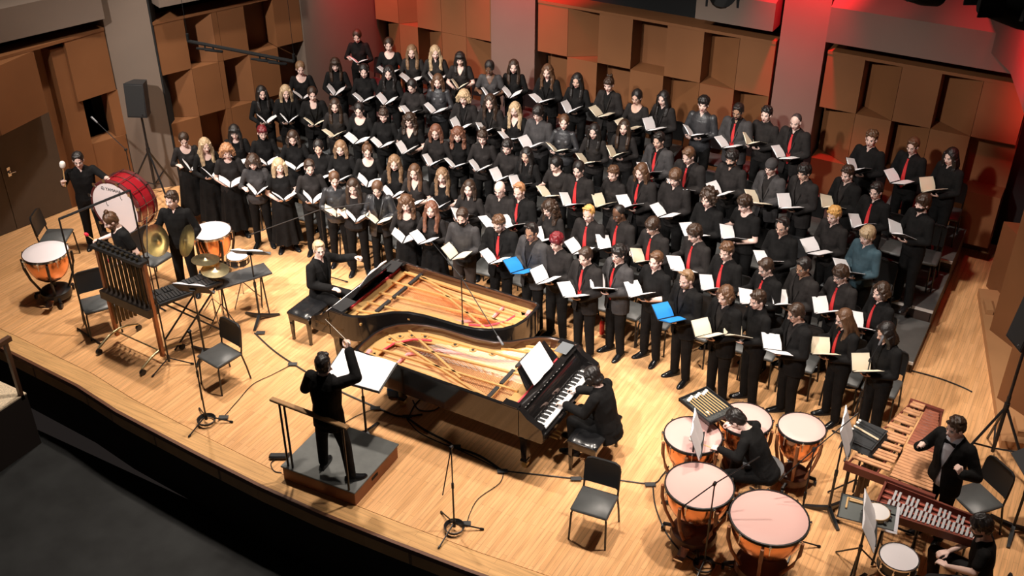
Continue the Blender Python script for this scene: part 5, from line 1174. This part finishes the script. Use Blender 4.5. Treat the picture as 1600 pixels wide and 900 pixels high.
b = MB(); b.rbox((0, 0, .03), (.26, .10, .05), .02); o = part('floor_pedal', b, BLKP, None, loc=at(437, 715, 0), rz=R(30)); tag(o, 'black box on the floor left of the podium', 'box')
# ------------------------------------------------------------------ loudspeakers, hanging bar, stage lights
def pa(label, bx, by, h, rz, tilt=-8):
    t = thing('speaker_stand', label[0], 'stand', (bx, by, 0), 0, 'tripod speaker stands')
    b = MB(); b.cyl((0, 0, .25), (0, 0, h), .019); b.cyl((0, 0, .25), (0, 0, 1.1), .024); b.cyl((0, 0, .9), (0, 0, 1.0), .034); part('pole', b, BLK, t)
    for k in range(3): a = R(100+120*k); b = MB(); b.tube([(0, 0, .95), (math.cos(a)*.55, math.sin(a)*.55, .02)], .017, 6); b.tube([(0, 0, .30), (math.cos(a)*.30, math.sin(a)*.30, .43)], .012, 6); part('leg', b, BLK, t)
    s = thing('loudspeaker', label[1], 'loudspeaker', (bx, by, h), rz, 'black loudspeakers on stands')
    Mt = Matrix.Rotation(R(tilt), 4, 'X'); b = MB(); b.loft([[(-.17, -.16, z), (.17, -.16, z), (.11, .16, z), (-.11, .16, z)] for z in (0, .58)], 0, Mt); part('cabinet', b, BLKP, s)
    b = MB(); b.rbox((0, -.165, .29), (.32, .01, .54), .004, 0, Mt); part('grille', b, mat('grille_black', (.008, .008, .008), .7), s)
    b = MB(); b.cyl((.10, -.172, .05), (.10, -.168, .05), .014, None, 12, 0, Mt); part('badge', b, CHROME, s)
pa(('tripod speaker stand by the grey left column', 'black loudspeaker on tall stand by the grey left column'), -6.98, 11.88, 1.62, R(25))
pa(('tripod speaker stand by the right wall', 'black loudspeaker on tall stand by the right wall'), 7.12, 11.75, 1.85, R(-55))
t = thing('microphone_bar', 'black bar with microphones hanging over the left choir', 'microphone bar', (0, 0, 0)); qa, qb = at(294, 64, 4.2), at(460, 96, 4.2); b = MB(); b.tube([qa, qb], .022, 6); part('bar', b, MATTE, t)
for q in (qa, qb): b = MB(); b.tube([q, q+V((0, 0, .1))], .02, 6); b.tube([q, q+V((0, 0, 4.5))], .004, 4); part('suspension_wire', b, MATTE, t)
for f_ in (.16, .24, .68, .74, .84): p = qa.lerp(qb, f_); b = MB(); b.cap(p+V((-.08, -.06, -.05)), p+V((.10, .04, -.07)), .016, .02, 8); b.cyl(p, p+V((0, 0, -.06)), .01); part('microphone', b, MATTE, t)
def lamp(label, u, v, z, s, rz):
    p = at(u, v, z); t = thing('stage_light', label, 'stage light', p, rz, 'black stage lights above the hall'); b = MB(); b.cyl((0, 0, 0), (0, .35*s, .15*s), .14*s, .16*s, 16); b.cyl((0, -.2*s, -.08*s), (0, 0, 0), .10*s, .14*s, 16); part('housing', b, MATTE, t)
    b = MB(); b.tube([(-.18*s, .1*s, 0), (-.18*s, .1*s, .32*s), (.18*s, .1*s, .32*s), (.18*s, .1*s, 0)], .02*s, 6); b.cyl((0, .1*s, .32*s), (0, .1*s, 1.6*s), .015*s); part('yoke', b, BLK, t)
    for k in (-1, 1): b = MB(); b.box((k*.17*s, .38*s, .16*s), (.02, .22*s, .26*s)); part('barn_door', b, MATTE, t)
lamp('stage light at the top edge above the male singers', 1128, -6, 6.0, .8, R(200)); lamp('stage light at top edge above the right soffit', 1448, -12, 5.6, 1.0, R(150)); lamp('large stage light at the upper right corner', 1600, 22, 5.0, 1.3, R(120))
# ------------------------------------------------------------------ players and conductor
def sit(h=-.42, lean=0, fwd=0): return Matrix.Translation((0, fwd, h)) @ Matrix.Translation((0, 0, .9)) @ Matrix.Rotation(R(-lean), 4, 'X') @ Matrix.Translation((0, 0, -.9))
def place(o, u, v, J, rz, z=0):
    """stand the figure so that its head centre is at the photo's place"""
    h = J['H'].translation; p = at(u, v, z + h.z); off = Matrix.Rotation(rz, 3, 'Z') @ V((h.x, h.y, 0)); o.location = (p.x-off.x, p.y-off.y, z); o.rotation_euler = (0, 0, rz); return o
# conductor
T = Matrix.Identity(4)
J = joints('m', T, (-6, 20), elR=(.37, .10, 1.50), wrR=(.20, .24, 1.74), hdR=(-.25, .35, 1), hnR=(-.9, .3, 0), cuR=.8, elL=(-.30, .02, 1.18), wrL=(-.22, .27, 1.22), hdL=(.2, .8, .5), hnL=(.6, -.2, .3), cuL=.5,
           knR=(.17, .03, .49), anR=(.23, .0, .085), toeR=(.8, .9, 0), knL=(-.15, .02, .49), anL=(-.20, .06, .085), toeL=(-.15, 1, 0))
o = person('conductor', J, 'conductor in black suit seen from behind, right arm raised with baton', 'l', 'short', 'k', [('base', CB, 'shirt'), ('jacket', CB, 'jacket')], ('trousers', CB), ('beard',), vox=.006)
place(o, 505, 567, J, R(4), .223)
Mw = Matrix.Translation(o.location) @ Matrix.Rotation(o.rotation_euler.z, 4, 'Z'); hp = J['wrR'] + V((-.02, .03, .085))
bt = Mw @ hp; b = MB(); e = V((-.40, .12, .10)); b.cyl((0, 0, 0), e, .0035, .0015, 6); b.cap(-e*.08, e*.04, .010, .006, 8); bo = part('baton', b, mat('baton_white', (.85, .82, .75), .5), None, loc=bt); tag(bo, 'thin pale baton in the raised hand of the conductor', 'baton')
# pianists
T = sit(-.40, 3); J = joints('m', T, (-2, 0), elL=(-.36, .12, .92), wrL=(-.38, .38, 1.02), hdL=(-.1, 1, .2), hnL=(.3, .2, -1), cuL=.7, elR=(.25, .05, .78), wrR=(.12, .30, .73), hdR=(-.2, 1, 0), hnR=(0, 0, -1), cuR=.3,
    knR=(.14, .44, .52), knL=(-.14, .44, .52), anR=(.14, .50, .085), anL=(-.14, .46, .085), toeR=(.1, 1, 0), toeL=(-.1, 1, 0))
J['H'] = J['H'] @ Matrix.Rotation(R(-38), 4, 'Z')
o = person('pianistA', J, 'fair-haired pianist with glasses seated at the far piano, left arm out', 'l', 'short', 'y', [('base', CB, 'shirt'), ('jacket', CB, 'jacket')], ('trousers', CB), ('glasses',), vox=.006); place(o, 499, 390, J, -PI/2)
T = sit(-.40, 16); J = joints('m', T, (14, 8), elL=(-.26, .22, .80), wrL=(-.20, .50, .80), hdL=(.1, 1, -.1), hnL=(0, 0, -1), cuL=.4, elR=(.26, .22, .80), wrR=(.14, .50, .80), hdR=(-.1, 1, -.1), hnR=(0, 0, -1), cuR=.4,
    knR=(.13, .44, .52), knL=(-.13, .44, .52), anR=(.13, .52, .085), anL=(-.13, .40, .085), toeR=(.1, 1, 0), toeL=(-.1, 1, 0))
o = person('pianistB', J, 'pianist with long dark hair playing the near piano in black suit', 'l', 'medium', 'k', [('base', CB, 'shirt'), ('jacket', CB, 'jacket')], ('trousers', CB), (), vox=.006); place(o, 925, 588, J, PI/2)
# bass drummer
J = joints('m', Matrix.Rotation(R(-4), 4, 'X'), (10, -6), elR=(.30, -.06, 1.16), wrR=(.30, .16, 1.26), hdR=(0, .3, 1), hnR=(-.4, .9, 0), cuR=.95, elL=(-.34, .22, 1.28), wrL=(-.38, .47, 1.37), hdL=(-.2, 1, 0), hnL=(0, 0, -1), cuL=.15); J['rolled'] = 1
o = person('bassdrummer', J, 'bass drummer in black shirt with glasses holding a white mallet', 'l', 'short', 'k', [('shirt', CB, 'shirt')], ('trousers', CB), ('glasses',), vox=.006); place(o, 122, 250, J, R(-128))
Mw = Matrix.Translation(o.location) @ Matrix.Rotation(o.rotation_euler.z, 4, 'Z'); h_ = Mw @ (J['wrR']+V((-.025, .045, .06)))
mallet('large white bass drum mallet raised by the bass drummer', h_ + V((0, 0, -.08)), h_ + V((.03, .02, .30)), .045, FELTW, STICK, .010, None, name='bass_drum_mallet')
# chimes player with red mallets
J = joints('m', Matrix.Rotation(R(-8), 4, 'X'), (18, 0), elR=(.33, .10, 1.20), wrR=(.40, .36, 1.16), hdR=(.2, 1, 0), hnR=(-.2, 0, -1), cuR=.9, elL=(-.26, .10, 1.12), wrL=(-.16, .32, 1.0), hdL=(.1, 1, 0), hnL=(0, 0, -1), cuL=.9, anR=(.13, .05, .085))
o = person('chimer', J, 'percussionist with hair bun and beard holding red mallets behind chimes', 'l', 'bun', 'm', [('tee', CB, 'top')], ('trousers', CB), ('beard',), vox=.006); place(o, 172, 345, J, R(160))
Mw = Matrix.Translation(o.location) @ Matrix.Rotation(o.rotation_euler.z, 4, 'Z')
for w_, lab, dd_ in ((J['wrR'], 'red mallet in the right hand of the chimes player', V((.06, .10, .14))), (J['wrL'], 'red mallet in the left hand of the chimes player', V((.0, .1, .12)))):
    a = Mw @ (w_+V((0, .06, -.03))); c = Mw @ (w_+V((0, .06, -.03))+dd_); mallet(lab, a + (a-c)*.8, c, .026, REDM, STICK, .007, 'red chime mallets')
# crash cymbal player
J = joints('m', T=None, head=(4, -22), elR=(.30, .02, 1.14), wrR=(.27, .26, 1.12), hdR=(-.2, 1, .1), hnR=(-1, 0, 0), cuR=.9, elL=(-.30, .02, 1.14), wrL=(-.27, .26, 1.12), hdL=(.2, 1, .1), hnL=(1, 0, 0), cuL=.9)
o = person('cymbalist', J, 'cymbal player in black shirt with curly dark hair', 'l', 'curly', 'b', [('shirt', CB, 'shirt')], ('trousers', CB), (), vox=.006); place(o, 268, 312, J, R(208))
Mw = Matrix.Translation(o.location) @ Matrix.Rotation(o.rotation_euler.z, 4, 'Z')
for s_, w_ in ((1, J['wrR']), (-1, J['wrL'])):
    c = put('crash_cymbal', cymbal_mesh(.24)); nz = (V((.75, -.66, 0))*.42 + V((.87, .49, 0))*(.72*s_) + V((0, 0, .36))).normalized()
    c.matrix_world = Matrix.Translation(Mw @ (w_ + V((0, .08, .0))) + nz*.06) @ nz.to_track_quat('Z', 'Y').to_matrix().to_4x4()
    c.name = 'crash_cymbal'; tag(c, 'brass crash cymbal in the %s hand of the cymbal player' % ('right' if s_ > 0 else 'left'), 'cymbal', 'hand cymbals')
# timpanist
T = sit(-.24, 30); J = joints('m', T, (26, 0), elR=(.30, .30, 1.02), wrR=(.20, .52, 1.0), hdR=(-.1, 1, -.1), hnR=(-.2, 0, -1), cuR=.85, elL=(-.30, .26, .98), wrL=(-.26, .50, .98), hdL=(.0, 1, -.1), hnL=(.2, 0, -1), cuL=.85,
    knR=(.18, .40, .62), knL=(-.2, .38, .60), anR=(.2, .46, .12), anL=(-.24, .30, .10), toeR=(.2, 1, 0), toeL=(-.3, 1, 0))
o = person('timpanist', J, 'timpanist bent over the drums in black shirt', 'l', 'curly', 'k', [('shirt', CB, 'shirt')], ('trousers', CB), (), vox=.006); place(o, 1151, 656, J, R(88))
Mw = Matrix.Translation(o.location) @ Matrix.Rotation(o.rotation_euler.z, 4, 'Z')
for w_, s_ in ((J['wrR'], 'right'), (J['wrL'], 'left')):
    a = Mw @ (w_+V((0, -.02, -.03))); c = Mw @ (w_+V((.04 if s_ == 'right' else -.02, .34, .0))); mallet('timpani mallet in the %s hand of the timpanist' % s_, a, c, .021, FELTW, STICK, .006, 'mallets in the hands of the timpanist')
# man with bow tie
J = joints('m', None, (14, -14), elR=(.33, -.02, 1.14), wrR=(.27, .22, 1.27), hdR=(-.3, .4, .9), hnR=(-.6, -.2, -.3), cuR=.9, elL=(-.33, -.02, 1.14), wrL=(-.27, .22, 1.27), hdL=(.3, .4, .9), hnL=(.6, -.2, -.3), cuL=.9)
o = person('bowtie', J, 'man in black dinner jacket, white shirt and bow tie, hands raised', 'l', 'curly', 'b', [('base', WHITE, 'shirt'), ('jacket', CB, 'jacket')], ('trousers', CB), (), vox=.006); place(o, 1493, 668, J, R(155))
b = MB(); b.cap((-.012, .088, 1.44), (.012, .088, 1.44), .010, .010, 8)
for s_ in (-1, 1): b.loft([[(s_*x, .088+q*.006, 1.44+k*h_) for q, k in ((-1, -1), (1, -1), (1, 1), (-1, 1))] for x, h_ in ((.008, .008), (.05, .024), (.062, .022))])
b.tube([(.058*math.cos(a), .0+.085*math.sin(a)*.85-.01, 1.452+.012*(1-math.sin(a))) for a in [R(-20+i*22) for i in range(11)]], .006, 5); part('bow_tie', b, CB, o)
# seated man in black tee
T = sit(-.42, 6); J = joints('m', T, (14, 12), elL=(-.28, .10, .82), wrL=(-.12, .34, .66), hdL=(.5, .8, -.1), hnL=(.2, 0, -1), cuL=.5, elR=(.28, .06, .80), wrR=(.10, .34, .66), hdR=(-.5, .8, -.1), hnR=(0, 0, -1), cuR=.5,
    knR=(.20, .46, .52), knL=(-.22, .46, .50), anR=(.22, .40, .085), anL=(-.24, .40, .085), toeR=(.3, 1, 0), toeL=(-.3, 1, 0))
o = person('teeman', J, 'man with black hair and beard in black tee seated lower right', 'l', 'mop', 'k', [('tee', CB, 'top')], ('trousers', CW_), ('beard',), vox=.006); place(o, 1533, 822, J, R(96))
